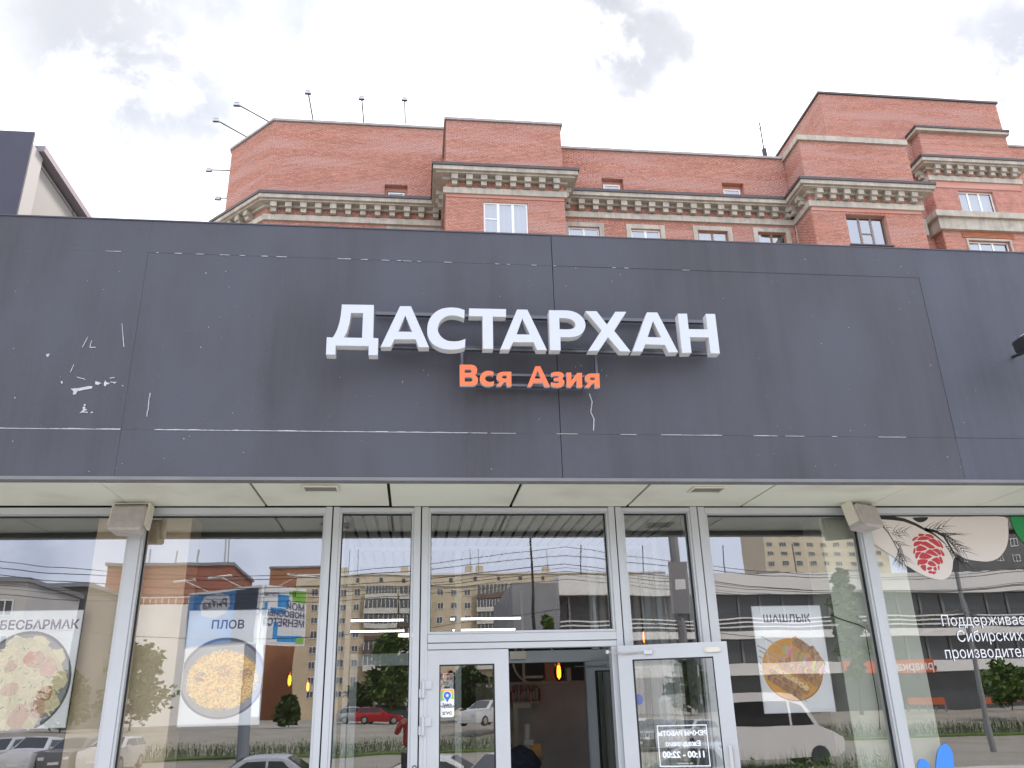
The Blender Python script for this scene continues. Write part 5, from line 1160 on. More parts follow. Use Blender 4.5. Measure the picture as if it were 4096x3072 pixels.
apt = thing('apartment_block', (a0.x + 30, RY(Ya), ZR), 'long beige panel apartment block with glazed balconies, mirrored in the panes round the door', 'building')
b = MB(); rbox(b, a0.x - 2, a0.x + 78, Ya, Ya + 14, ZR, zlow); b.build('wall', con_b, apt)
b = MB(); rbox(b, a0.x - 2.2, a0.x + 78.2, Ya - .25, Ya + 14, zlow + .01, ztop); b.build('attic', con_p, apt)
b = MB(); rbox(b, a0.x - 2.4, a0.x + 78.4, Ya - .5, Ya + 14, ztop + .01, ztop + .4); b.build('roof_edge', con_w, apt)
nfl = 9; fh = (zlow - ZR) / nfl
for i in range(26):
    xx = a0.x + i * 3.0
    if 4 <= i <= 8 or 12 <= i <= 16: continue
    for f in range(1, nfl): inst(W2, 'window', apt, Vector((xx + .7, RY(Ya) + .045, ZR + f * fh + .9)) - apt.location)
random.seed(5)
for grp in (range(4, 9), range(12, 17)):
    for f in range(1, nfl):
        for s in (0, 1):
            xx = a0.x + grp[0] * 3.0 + .3 + s * 7.3; zz_ = ZR + f * fh; kind = random.random(); m = bal if kind < .62 else bal_br
            b = MB(); b.box(xx, RY(Ya) + .02, zz_ + .1, xx + 6.9, RY(Ya) + 1.3, zz_ + .25); b.box(xx, RY(Ya) + 1.2, zz_ + .25, xx + 6.9, RY(Ya) + 1.3, zz_ + 1.15); bc = b.build('balcony', m, apt)
            if kind < .8:
                b = MB(); b.box(xx + .02, RY(Ya) + 1.12, zz_ + 1.16, xx + 6.88, RY(Ya) + 1.18, zz_ + fh - .1, 1); n_ = random.choice((7, 8, 10))
                for k in range(n_ + 1): xk = xx + .02 + (6.78) * k / n_; b.box(xk, RY(Ya) + 1.18, zz_ + 1.16, xk + .12, RY(Ya) + 1.26, zz_ + fh - .1)
                g_ = b.build('glazing', [wfr, dwin], apt); g_.parent = bc; g_.matrix_local = Matrix.Identity(4)
for i in range(14):
    xx = a0.x + 5 + i * 5.1; b = MB(); b.box(xx, RY(Ya) + .26, zlow + .8, xx + .7, RY(Ya) + .31, zlow + 1.7); b.build('vent_opening', dwin, apt)
for i, xx in enumerate((6, 20, 34, 36.5, 52)):
    b = MB(); rbox(b, a0.x + xx, a0.x + xx + 1.6, Ya + 4, Ya + 6, ztop + .4, ztop + 2.4); b.build('chimney', con_b, apt)
for i, xx in enumerate((8, 10, 35, 37, 53)):
    b = MB(); b.tube([(a0.x + xx, RY(Ya + 3), ztop), (a0.x + xx, RY(Ya + 3), ztop + 6)], .06, 5); b.build('mast', darkm, apt)

# brick blocks further left
def block(name, x0, x1, yt, Yv, m, lab, dep=20, zbase=ZR, yref=None):
    p0, p1 = RX(x0, yt, Yv), RX(x1, yt, Yv); zt_ = (p0.z + p1.z) / 2
    t = thing(name, ((p0.x + p1.x) / 2, RY(Yv), ZR), lab, 'building'); b = MB(); rbox(b, p0.x, p1.x, Yv, Yv + dep, zbase, zt_); b.build('wall', m, t)
    b = MB(); rbox(b, p0.x - .3, p1.x + .3, Yv - .3, Yv + dep + .3, zt_ + .01, zt_ + .5); b.build('roof_edge', con_g, t)
    return t, p0.x, p1.x, zt_
t, x0, x1, zt_ = block('brown_block', 232, 500, 1222, 150, brown_b, 'windowless brown brick block with roof aerials, mirrored behind the billboard')
zb_ = RX(400, 1312, 150).z; b = MB(); rbox(b, x0 - 12, x1 + 4, 146, 149.9, ZR, zb_); b.build('podium', con_w, t)
b = MB()
for k in range(30): b.box(x0 - 10 + k * 1.1, RY(146.3), zb_ + .01, x0 - 10 + k * 1.1 + .12, RY(146.2), zb_ + 1.2)
b.box(x0 - 10, RY(146.3), zb_ + 1.2, x0 + 23, RY(146.2), zb_ + 1.35); b.build('balustrade', con_w, t)
for k, xx in enumerate((.15, .3, .52, .7, .9, .93)):
    b = MB(); xk = x0 + (x1 - x0) * xx; b.tube([(xk, RY(152), zt_), (xk, RY(152), zt_ + (3 if k < 4 else 8))], .15, 5); b.build('aerial', M('pale_metal', (.5, .5, .5), .5, .2), t)
t, x0, x1, zt_ = block('orange_block', 585, 720, 1226, 210, orange_b, 'orange brick roofed block, mirrored at the edge of the window left of the door', zbase=ZR)
t, x0, x1, zt_ = block('grey_panel_house', -230, 62, 1258, 90, greyw, 'pale grey panel house with square windows, mirrored in the leftmost window', dep=14)
for i in range(7):
    for f in range(4): inst(W3, 'window', t, Vector((x1 - 3.2 - i * 3.4, RY(90) + .045, zt_ - 3.4 - f * 3.1)) - t.location)
t, x0, x1, zt_ = block('dark_panel_house', 66, 190, 1268, 105, greyd_, 'dark grey panel house, mirrored in the leftmost window beside the column', dep=14)
for i in range(3):
    for f in range(4): inst(W2, 'window', t, Vector((x1 - 2.2 - i * 2.6, RY(105) + .045, zt_ - 3.4 - f * 3.1)) - t.location)

# the long shopping centre on the right
Ym = 74.0
m0 = RX(1206, 1262, Ym); m1x = RX(2212, 1262, Ym).x + 25
zs_m = [RX(1700, y, Ym).z for y in (1238, 1282, 1344, 1358, 1396, 1416, 1432)]
mall = thing('shopping_centre', ((m0.x + m1x) / 2, RY(Ym), ZR), 'long shopping centre with white bands and dark glazing, mirrored in the right-hand windows', 'building')
b = MB(); rbox(b, m0.x, m1x, Ym + .6, Ym + 30, ZR, zs_m[1]); b.build('glazed_wall', dwin, mall)
b = MB(); rbox(b, m0.x, m1x, Ym, Ym + 30, zs_m[1] + .01, zs_m[0]); b.build('white_band', con_w, mall)
zb1, zb2 = RX(1700, 1378, Ym).z, RX(1700, 1362, Ym).z; b = MB(); rbox(b, m0.x, m1x, Ym - .2, Ym + .59, zb1, zb2); b.build('white_band', con_w, mall)
zc1, zc2 = RX(1900, 1452, Ym).z, RX(1900, 1428, Ym).z; b = MB(); rbox(b, m0.x, m1x, Ym - .4, Ym + .59, zc1, zc2); b.build('white_band', con_w, mall)
for zr in (.35, .7, 1.05):
    b = MB(); rbox(b, m0.x, m1x, Ym - .15, Ym - .10, zb2 + zr - .06, zb2 + zr + .06); b.build('balcony_rail', con_w, mall)
n_ = int((m1x - m0.x) / 2.2)
mu = MB(); mu.box(-.10, -.02, zb2, .10, .14, zs_m[1]); mo = mu.build('mullion', M('grey_mullion', (.20, .20, .21), .6)); mme = mo.data; bpy.data.objects.remove(mo)
mu = MB(); mu.box(-.10, -.02, zc2, .10, .14, zb1); mo = mu.build('mullion', M('grey_mullion')); mme2 = mo.data; bpy.data.objects.remove(mo)
for k in range(n_):
    inst(mme, 'mullion', mall, Vector((m0.x + 1 + k * 2.2, RY(Ym + .6), 0)) - mall.location); inst(mme2, 'mullion', mall, Vector((m0.x + 1 + k * 2.2, RY(Ym + .6), 0)) - mall.location)
s0, s1 = RX(1820, 1440, Ym - .5), RX(2022, 1440, Ym - .5)
b = MB(); rbox(b, s0.x, s1.x, Ym - .6, Ym - .41, zc1 - .05, zc2 + .1); b.build('sign_board', M('mall_sign_orange', (.62, .12, .05), .5), mall)
b = MB(); add_text(b, 'Ярмарка', 1.0, (s1.x - 1.7, RY(Ym - .62), (zc1 + zc2) / 2 - .3), UX * -1, UZ, bold=.02, mirror=False); b.build('sign_lettering', M('sticker_white'), mall)
e0, e1 = RX(1108, 1300, Ym - 5), RX(1206, 1262, Ym - 5); b = MB(); rbox(b, e0.x, e1.x - .02, Ym - 5, Ym + 12, ZR, RX(1170, 1260, Ym - 5).z); b.build('stair_tower', con_g, mall)
for k, xx in enumerate((10, 22, 31)):
    b = MB(); rbox(b, m0.x + xx, m0.x + xx + 2.2, Ym + 8, Ym + 10, zs_m[0], zs_m[0] + 1.4); b.build('roof_unit', con_g, mall)
b = MB()
for k, xx in enumerate((3, 9, 17, 24, 40)): b.tube([(m0.x + xx, RY(Ym + 4), zs_m[0]), (m0.x + xx, RY(Ym + 4), zs_m[0] + 3.4)], .05, 5)
b.build('aerials', darkm, mall)['kind'] = 'stuff'
# towers behind it
def tower(x0, x1, yt, Yv, m, lab, cols, rows, dz, wm):
    t, xa, xb_, zt_ = block('tower_block', x0, x1, yt, Yv, m, lab, dep=16)
    for i in range(cols):
        for f in range(rows): inst(wm, 'window', t, Vector((xa + .8 + i * (xb_ - xa - .8) / cols, RY(Yv) + .045, zt_ - 2.6 - f * dz)) - t.location)
    return t
tower(1640, 1905, 1120, 240, con_p, 'pale high-rise, mirrored high in the ШАШЛЫК window', 9, 14, 3.0, W3)
tower(2052, 2290, 1150, 150, greyd_, 'dark high-rise with balconies, mirrored behind the pine cone graphic', 6, 9, 3.1, W2)

# billboard on a pole
Yb = 48.0
bb = thing('billboard', (RX(533, 1500, Yb).x, RY(Yb), ZP), 'billboard with a blue face and a white face on a round pole', 'billboard')
pt = RX(570, 1262, Yb - 1.4); pl = RX(408, 1288, Yb + 1.9); pr = RX(662, 1290, Yb + .9); zbt = RX(570, 1390, Yb - 1.4).z
pA = pt.copy(); zt_b = pt.z
def face(P, Q, name, m, mats=None):                   # P (apex) -> Q, a tall thin panel
    u = Vector((Q.x - P.x, Q.y - P.y, 0)); Lf = u.length; u.normalize(); n = Vector((u.y, -u.x, 0)); 
    if n.y < 0: n = -n
    return u, n, Lf
def panel(mb, P, u, n, s0, s1, z0, z1, d0, d1, mi=0):
    f = lambda s, z, d: Vector((P.x, P.y, 0)) + u * s + n * d + Vector((0, 0, z))
    mb.hexa([f(s0, z0, d0), f(s1, z0, d0), f(s1, z0, d1), f(s0, z0, d1), f(s0, z1, d0), f(s1, z1, d0), f(s1, z1, d1), f(s0, z1, d1)], mi)
u1, n1_, L1 = face(pt, pl, '', None); u2, n2_, L2 = face(pt, pr, '', None)
adb = M('ad_blue', (.05, .22, .55), .5, var=.25, vscale=1.2); adn = M('ad_dark_blue', (.035, .05, .09), .5, var=.5, vscale=6); adl = M('ad_pale', (.55, .56, .62), .5); adw = M('ad_white', (.70, .71, .75), .5); ab2 = M('ad_bright_blue', (.03, .28, .66), .5); agr = M('ad_green', (.22, .48, .07), .5); aink = M('ad_ink', (.08, .08, .16), .5)
b = MB(); panel(b, pt, u1, n1_, .15, L1, zbt, zt_b, -.12, 0); panel(b, pt, u2, n2_, .15, L2, zbt, zt_b, -.12, 0); b.build('board', con_w, bb)
b = MB(); panel(b, pt, u1, n1_, .35, L1 - .1, zbt + .1, zt_b - .15, .002, .02, 0); panel(b, pt, u1, n1_, .35, L1 * .36, zbt + .1, zt_b - .15, .021, .03, 1)
def pquad(mb, P, u, n, pts, d, mi):
    f = [Vector((P.x, P.y, 0)) + u * s + n * d + Vector((0, 0, z)) for s, z in pts]; k = len(mb.v); mb.v += [tuple(q) for q in f]; mb.f.append(tuple(range(k, k + len(f)))); mb.m.append(mi)
hB = zt_b - zbt
pquad(b, pt, u1, n1_, [(L1 * .42, zbt + hB * .70), (L1 * .46, zbt + hB * .58), (L1 * .62, zbt + hB * .5), (L1 * .80, zbt + hB * .58), (L1 * .84, zbt + hB * .74), (L1 * .78, zbt + hB * .9), (L1 * .60, zbt + hB * .94), (L1 * .45, zbt + hB * .88)], .024, 2)
add_text(b, 'Рыбка', .62, Vector((pt.x, pt.y, 0)) + u1 * (L1 * .62) + n1_ * .03 + UZ * (zbt + hB * .68), u1 if u1.x < 0 else -u1, UZ, bold=.012, mi=3, shear=.3)
b.build('poster_face', [adb, adn, adl, aink], bb)
b = MB(); panel(b, pt, u2, n2_, .35, L2 - .1, zbt + .1, zt_b - .15, .002, .02, 0)
for s0, s1, z0, z1_, mi in ((.36, .62, .62, .84, 1), (.62, .78, .84, .92, 2), (.2, .55, .50, .60, 1), (L2 * .70 / L2, .985, .74, .95, 2), (.30, .40, .10, .36, 1), (.40, .92, .06, .16, 1), (.80, .97, .04, .14, 2), (.06, .13, .50, .68, 1)):
    pquad(b, pt, u2, n2_, [(L2 * s0, zbt + hB * z0), (L2 * s1, zbt + hB * z0), (L2 * s1, zbt + hB * z1_), (L2 * s0, zbt + hB * z1_)], .024 + .001 * mi, mi)
for s, zz_, sz in (('МОЙ', .60, .52), ('НОВОСИБИРСК', .455, .47), ('МЕНЯЕТСЯ', .30, .50)):
    add_text(b, s, sz, Vector((pt.x, pt.y, 0)) + u2 * (L2 * .96) + n2_ * .032 + UZ * (zbt + hB * zz_), -u2, UZ, bold=.012, align='LEFT', mi=3)
add_text(b, 'ГОРОДА', .26, Vector((pt.x, pt.y, 0)) + u2 * (L2 * .36) + n2_ * .032 + UZ * (zbt + hB * .80), -u2, UZ, bold=.006, align='LEFT', mi=3)
b.build('poster_face', [adw, ab2, agr, aink], bb)
b = MB(); b.tube([(bb.location.x, RY(Yb), ZP), (bb.location.x, RY(Yb), zbt + .4)], .30, 14); b.build('pole', M('billboard_pole', (.20, .22, .27), .5, .2), bb)
for P, u, n, ss in ((pt, u1, n1_, (.3, .75)), (pt, u2, n2_, (.35, .8))):
    for s in ss:
        q = Vector((P.x, P.y, zt_b)) + u * (s * (L1 if u is u1 else L2)); b = MB(); b.tube([q, q + n * 1.6 + UZ * .4], .03, 5); b.tube([q + n * 1.6 + UZ * .4 - u * .8, q + n * 1.6 + UZ * .4 + u * .8], .06, 5); b.build('lamp_arm', con_w, bb)

# trees, bushes
leafg = M('leaf_green', (.10, .17, .04), .8, var=.35, vscale=1.2, island=.35); leafd = M('leaf_dark', (.07, .115, .035), .8, var=.35, vscale=1.2, island=.35); bark = M('bark', (.09, .075, .06), .9)
def tree(base, h_, rw, lab, m=leafg, n=1500, ls=.35, trunk=.16, cat='tree', name='leafy_tree', group=None, flat=1.0, tr_=.10):
    t = thing(name, base, lab, cat, group); base = Vector(base)
    b = MB(); th = h_ * trunk; b.tube([base, base + Vector((.1, 0, th)), base + Vector((0, .1, h_ * .7))], tr_ * h_ / 8, 7, r1=.03)
    cl = []
    for i in range(34 + int(h_ * 2)):
        a = random.random() * 6.28; zz_ = th + (h_ - th) * random.uniform(.08, .94); q = math.sin(math.pi * min(.97, .12 + .86 * (zz_ - th) / (h_ - th))) * rw * random.uniform(.25, .8)
        c_ = base + Vector((math.cos(a) * q, math.sin(a) * q * flat, zz_)); cl.append((c_, rw * random.uniform(.16, .40))); b.tube([base + Vector((0, 0, min(zz_ * .8, h_ * .68))), c_], .03 * h_ / 8, 4, r1=.01)
    b.build('trunk', bark, t)
    V = np.zeros((n, 4, 3), np.float32)
    for i in range(n):
        c_, r_ = cl[i % len(cl)]; d = Vector((random.gauss(0, 1), random.gauss(0, 1), random.gauss(0, 1))).normalized() * r_ * random.random() ** .45
        p = c_ + d; u = Vector((random.gauss(0, 1), random.gauss(0, 1), random.gauss(0, .6))).normalized(); v = u.orthogonal().normalized(); s = ls * random.uniform(.6, 1.3)
        V[i] = [p - u * s, p - v * s * .6, p + u * s, p + v * s * .6]
    me = bpy.data.meshes.new('crown'); me.from_pydata(V.reshape(-1, 3).tolist(), [], [(4 * i, 4 * i + 1, 4 * i + 2, 4 * i + 3) for i in range(n)]); me.materials.append(m)
    o = bpy.data.objects.new('crown', me); C.objects.link(o); attach(o, t); return t
def tree_at(px, yt, yb_, Yv, rw_px, lab, **k):
    p = RX(px, yt, Yv); zb_ = k.pop('zb', ZR); tree((p.x, RY(Yv), zb_), p.z - zb_, rw_px / 1794 * Yv, lab, **k)
tree_at(845, 1362, 1560, 84, 55, 'large green tree mirrored in the narrow window left of the door', n=2600, ls=.34)
tree_at(775, 1480, 1560, 90, 40, 'low bushy tree mirrored left of the red car', n=1200, ls=.3, m=leafd)
tree_at(1010, 1445, 1560, 92, 60, 'dark green tree mirrored in the glass of the closed door leaf', n=2200, ls=.34, m=leafd)
tree_at(1085, 1420, 1560, 80, 30, 'slim green tree mirrored at the edge of the closed door leaf', n=1200, ls=.3)
tree_at(1812, 1225, 1560, 58, 42, 'tall narrow poplar mirrored right of the ШАШЛЫК poster', n=2600, ls=.26, m=leafd)
tree_at(2165, 1425, 1560, 60, 60, 'young tree mirrored low in the right-hand window', n=1500, ls=.22)
tree_at(625, 1505, 1560, 84, 30, 'dark bush mirrored right of the ПЛОВ poster', n=900, ls=.3, m=leafd)
tree_at(300, 1400, 1560, 95, 90, 'broad tree mirrored faintly in front of the beige column', n=1800, ls=.4)
tree_at(150, 1460, 1560, 88, 60, 'low tree mirrored below the БЕСБАРМАК poster', n=1200, ls=.34, m=leafd)
tree_at(1180, 1325, 1560, 66, 26, 'climbing greenery at the foot of the grey stair tower', n=1200, ls=.3)
# weeds along the terrace edge, shrubs on the verge
def weeds(name, x0, x1, y0, y1, z0, hgt, n, m, lab=None):
    V = np.zeros((n * 2, 4, 3), np.float32); fs = []
    for i in range(n):
        x, y = random.uniform(x0, x1), random.uniform(y0, y1); hh = hgt * random.uniform(.4, 1.1); l_ = Vector((random.gauss(0, .25), random.gauss(0, .25), 1)).normalized() * hh; p = Vector((x, y, z0))
        for k in (0, 1):
            q = p + l_ * random.uniform(.2, .8) if k else p; e = p + l_ if not k else q + Vector((random.gauss(0, .1), random.gauss(0, .1), .08)); s = Vector((random.gauss(0, 1), random.gauss(0, 1), 0)).normalized() * (.02 if not k else .045)
            V[2 * i + k] = [q - s * .5, q + s * .5, (q + e) / 2 + s, e]
    me = bpy.data.meshes.new(name); me.from_pydata(V.reshape(-1, 3).tolist(), [], [(4 * i, 4 * i + 1, 4 * i + 2, 4 * i + 3) for i in range(2 * n)]); me.materials.append(m)
    o = bpy.data.objects.new(name, me); C.objects.link(o); o['kind'] = 'stuff'; return o
weeds('weeds', -6, 2.2, TER - 1.6, TER - .3, ZP, 1.25, 1500, leafg); weeds('weeds', 2.2, 12, TER - 2.0, TER - .3, ZP, 1.3, 2200, leafg)
weeds('verge_shrubs', -20, 60, -39.5, -37, ZP + .1, 1.0, 6000, leafd)

# vehicles
def car(loc, rz, col_, label, kind='sedan', Lc=4.6, H=1.45, Wd=1.8, group='cars on the street', light=None):
    t = thing('parked_car', loc, label, 'car', group); t.rotation_euler = (0, 0, rz)
    paint = M('paint_%d' % (hash(col_) % 99999), col_, .25, .2, spec=.7)
    h = Lc / 2; w_ = Wd / 2
    if kind == 'sedan': top = [(-.50, .62), (-.47, .80), (-.30, .86), (-.14, .90), (.02, 1.0 * H * .98), (.14, H), (.24, H * .985), (.40, .98), (.49, .92), (.50, .60)]; roof = (-.14, .02, .24, .38)
    elif kind == 'hatch': top = [(-.50, .62), (-.47, .80), (-.28, .90), (-.20, .94), (-.02, H * .98), (.14, H), (.36, H * .96), (.46, 1.05), (.50, .90), (.50, .60)]; roof = (-.20, -.02, .36, .47)
    else: top = [(-.50, .70), (-.48, .98), (-.30, 1.05), (-.24, 1.08), (-.06, H * .98), (.14, H), (.40, H * .96), (.47, 1.2), (.50, 1.0), (.50, .65)]; roof = (-.24, -.06, .40, .48)
    belt = .93 if kind != 'suv' else 1.08
    st = []                                     # stations: (x, z_top)
    xs_ = [p[0] * Lc for p in top]; zs2 = [p[1] for p in top]
    def ztop_(x): return float(np.interp(x, xs_, zs2))
    X = np.linspace(-h, h, 33); mb = MB(); rows = []
    for x in X:
        zt_ = ztop_(x); taper = 1 - .16 * max(0, (abs(x) / h - .62) / .38) ** 2; wl = w_ * taper
        zbel = min(belt, zt_ - .03); wr = wl * (1 - .30 * max(0, (zt_ - belt) / (H - belt + .01)))
        rows.append([(x, -wl * .94, .22), (x, -wl, .42), (x, -wl, .66), (x, -wl * .97, zbel), (x, -wr, zt_ - .05 if zt_ > belt + .05 else zt_ - .015), (x, -wr * .8, zt_), (x, wr * .8, zt_), (x, wr, zt_ - .05 if zt_ > belt + .05 else zt_ - .015), (x, wl * .97, zbel), (x, wl, .66), (x, wl, .42), (x, wl * .94, .22)])
    k = len(mb.v)
    for r_ in rows: mb.v += r_
    nr = 12
    for i in range(len(rows) - 1):
        for j in range(nr):
            j2 = (j + 1) % nr; mb.f.append((k + i * nr + j, k + i * nr + j2, k + (i + 1) * nr + j2, k + (i + 1) * nr + j)); mb.m.append(0)
    mb.f.append(tuple(k + j for j in range(nr))[::-1]); mb.m.append(0); mb.f.append(tuple(k + (len(rows) - 1) * nr + j for j in range(nr))); mb.m.append(0)
    o = mb.build('body', paint, None, smooth=True); o.parent = t
    e = o.modifiers.new('split', 'EDGE_SPLIT'); e.split_angle = R(38)
    # glass: side windows, windscreen, rear window
    def side(s):
        g = MB(); xa, xb_, xc_, xd = [v * Lc for v in roof]
        def pt_(x, z):
            zt_ = ztop_(x); wl = w_ * .97; wr = w_ * (1 - .30 * max(0, (zt_ - belt) / (H - belt + .01))); f = (z - belt) / max(.05, zt_ - .05 - belt); return (x, s * (wl + (wr - wl) * min(1, max(0, f)) + .006), z)
        xm = (xb_ + xc_) / 2 + .02 * Lc
        for q0, q1, q2, q3 in (((xa + .12 * Lc * .5, belt + .03), (xm - .03, belt + .03), (xm - .03, H - .12), (xb_ + .02 * Lc, H - .13)), ((xm + .03, belt + .03), (xd - .06 * Lc, belt + .03), (xc_ - .01 * Lc, H - .13), (xm + .03, H - .12))):
            P = [pt_(*v) for v in (q0, q1, q2, q3)]; g.quad(*(P if s < 0 else P[::-1]))
        return g
    for s in (-1, 1): o = side(s).build('side_window', CGLASS); o.parent = t
    xa, xb_, xc_, xd = [v * Lc for v in roof]
    for x0_, x1_, nm in ((xa + .04, xb_ - .03, 'windscreen'), (xd - .04, xc_ + .05, 'rear_window')):
        g = MB(); za, zb2_ = ztop_(x0_) + .012, ztop_(x1_) + .012; wa, wb_ = w_ * .80, w_ * .62; q = [(x0_, -wa, za), (x0_, wa, za), (x1_, wb_, zb2_), (x1_, -wb_, zb2_)]; g.quad(*(q[::-1] if x1_ > x0_ else q)); o = g.build(nm, CGLASS); o.parent = t
    wm_ = MB(); wm_.lathe((0, 0, 0), [(0, -.1), (.20, -.1), (.21, -.11), (.31, -.11), (.325, -.09), (.325, .09), (.31, .11), (.21, .11), (.20, .1), (0, .1)], 18, axis='Y'); wo = wm_.build('wheel', M('tyre', (.02, .02, .02), .8), smooth=False); wme = wo.data; bpy.data.objects.remove(wo)
    rm = MB(); rm.lathe((0, 0, 0), [(0, -.115), (.17, -.118), (.20, -.105)], 10, axis='Y'); rm.lathe((0, 0, 0), [(.20, .105), (.17, .118), (0, .115)], 10, axis='Y'); ro = rm.build('rim', M('rim_silver', (.45, .45, .46), .3, .6)); rme = ro.data; bpy.data.objects.remove(ro)
    for sx in (-.31, .29):
        for sy in (-1, 1):
            wo = inst(wme, 'wheel', t, (sx * Lc, sy * (w_ - .07), .325)); inst(rme, 'rim', wo, (0, 0, 0))
    for sy in (-1, 1):
        b = MB(); b.box(-h - .01, sy * w_ * .50, .62, -h + .14, sy * w_ * .80, .76); o = b.build('headlight', M('headlight', (.62, .63, .65), .15)); o.parent = t
        b = MB(); b.box(h - .12, sy * w_ * .52, .74, h + .01, sy * w_ * .84, .90); o = b.build('tail_light', M('tail_red', (.35, .01, .012), .2)); o.parent = t
        b = MB(); b.box(roof[0] * Lc + .25, sy * w_, belt, roof[0] * Lc + .40, sy * (w_ + .16), belt + .11); o = b.build('mirror', paint); o.parent = t
    b = MB(); b.box(-h - .012, -.26, .40, -h + .05, .26, .52); o = b.build('number_plate', M('plate_white', (.7, .7, .7), .5)); o.parent = t
    return t
def car_at(px, py_roof, Yv, zg, rz, *a, **k): p = RX(px, py_roof, Yv); return car((p.x, RY(Yv), zg), rz, *a, **k)
car_at(528, 1613, 22.6, ZP + .0, R(0), (.42, .44, .48), 'silver sedan mirrored at the foot of the ПЛОВ window', Lc=4.5, H=1.46)
car_at(1080, 1604, 20.0, ZP + .0, R(-38), (.66, .67, .68), 'white sedan mirrored large at the foot of the closed door leaf', Lc=4.5, H=1.47)
car_at(985, 1640, 23.5, ZP, R(190), (.64, .64, .63), 'white car mirrored low at the left of the closed door leaf', Lc=4.4, H=1.3)
car_at(1050, 1515, 62, ZR, R(-50), (.66, .66, .66), 'white off-roader mirrored in the upper part of the closed door leaf', kind='suv', Lc=4.6, H=1.68)
car_at(818, 1528, 84, ZR, R(180), (.40, .015, .02), 'red hatchback mirrored in the narrow window left of the door', kind='hatch', Lc=4.2, H=1.5)
car_at(775, 1530, 88, ZR, R(180), (.5, .5, .5), 'grey car mirrored just left of the red hatchback', kind='hatch', Lc=4.0, H=1.5)
for i, (px, c_) in enumerate(((10, (.5, .5, .52)), (92, (.6, .6, .62)), (172, (.12, .12, .13)), (252, (.55, .55, .56)))):
    car_at(px, 1577, 47, ZP, R(-84), c_, ('pale van-like car at the far left under the БЕСБАРМАК poster', 'light car second from the left under the БЕСБАРМАК poster', 'dark car under the right corner of the БЕСБАРМАК poster', 'pale car mirrored in front of the beige column')[i], kind='suv', Lc=4.4, H=1.6)
# minibus
bp = RX(1715, 1640, 34); bus = thing('minibus', (bp.x - 1.6, RY(34), ZP), 'white minibus mirrored under the ШАШЛЫК poster', 'bus'); Lb, Hb, wb_ = 6.6, 2.7, 1.0
mb = MB(); prof = [(-3.3, .35), (3.0, .35), (3.25, .55), (3.3, .95), (3.05, 1.15), (2.35, 1.45), (1.75, 2.35), (1.45, 2.62), (1.0, 2.7), (-3.15, 2.7), (-3.3, 2.5)]
mb.prism([[(x, z) for x, z in prof]], -wb_, wb_); o = mb.build('body', M('bus_white', (.76, .75, .75), .3, spec=.6), bevel=.06); o.parent = bus
for s in (-1, 1):
    mb = MB(); yy_ = s * (wb_ + .006); q = [(-3.0, yy_, 1.5), (1.2, yy_, 1.5), (1.2, yy_, 2.35), (-3.0, yy_, 2.35)]; mb.quad(*(q if s < 0 else q[::-1])); q = [(1.3, yy_, 1.5), (2.15, yy_, 1.5), (1.7, yy_, 2.2), (1.3, yy_, 2.35)]; mb.quad(*(q if s < 0 else q[::-1])); o = mb.build('side_window', CGLASS); o.parent = bus
    for sx in (-2.0, 2.25):
        mb = MB(); mb.lathe((sx, s * (wb_ - .1), .38), [(0, -.12), (.24, -.12), (.25, -.13), (.38, -.13), (.38, .13), (.25, .13), (.24, .12), (0, .12)], 18, axis='Y'); o = mb.build('wheel', M('bus_wheel', (.05, .055, .08), .7)); o.parent = bus
mb = MB(); mb.quad((2.37, -.86, 1.47), (2.37, .86, 1.47), (1.79, .78, 2.34), (1.79, -.78, 2.34)); o = mb.build('windscreen', CGLASS); o.parent = bus
for s in (-1, 1): mb = MB(); mb.box(3.1, s * .5, .85, 3.31, s * .9, 1.05); o = mb.build('headlight', M('headlight')); o.parent = bus
# street poles, trolley wires
pm = M('street_pole', (.30, .31, .33), .6, .2); p0, p1 = RX(2140, 1592, 38), RX(2068, 1235, 38)
sp = thing('street_pole', (p0.x, RY(38), ZP), 'tall steel street pole with wires, mirrored in the right-hand window', 'pole'); b = MB(); b.tube([(p0.x, RY(38), ZP), (p0.x, RY(38), p1.z)], .13, 10, r1=.09); b.build('shaft', pm, sp)
b = MB(); b.tube([(p0.x - .6, RY(38), p1.z - 2.1), (p0.x + .6, RY(38), p1.z - 2.0)], .04, 6); b.build('bracket', darkm, sp)
q0 = RX(1150, 1290, 60); q1 = RX(1150, 1160, 60); sp = thing('street_pole', (q0.x, RY(60), ZR), 'thin dark mast mirrored in the pane above the door', 'pole'); b = MB(); b.tube([(q0.x, RY(60), ZR), (q0.x, RY(60), q1.z)], .16, 8, r1=.07); b.build('shaft', darkm, sp)
q0 = RX(1478, 1420, 30); sp = thing('street_pole', (q0.x, RY(30), ZP), 'dark lattice pole mirrored at the right edge of the narrow window by the door', 'pole'); b = MB(); b.tube([(q0.x, RY(30), ZP), (q0.x, RY(30), 9.6)], .17, 8); b.build('shaft', con_g, sp); b = MB(); b.box(q0.x - .35, RY(30) + .18, 4.6, q0.x + .35, RY(30) + .25, 6.4); b.build('cabinet', con_g, sp)
b = MB(); b.box(q0.x - .16, RY(30) + .255, 5.4, q0.x + .22, RY(30) + .26, 5.75); b.build('notice', M('sticker_white'), sp)
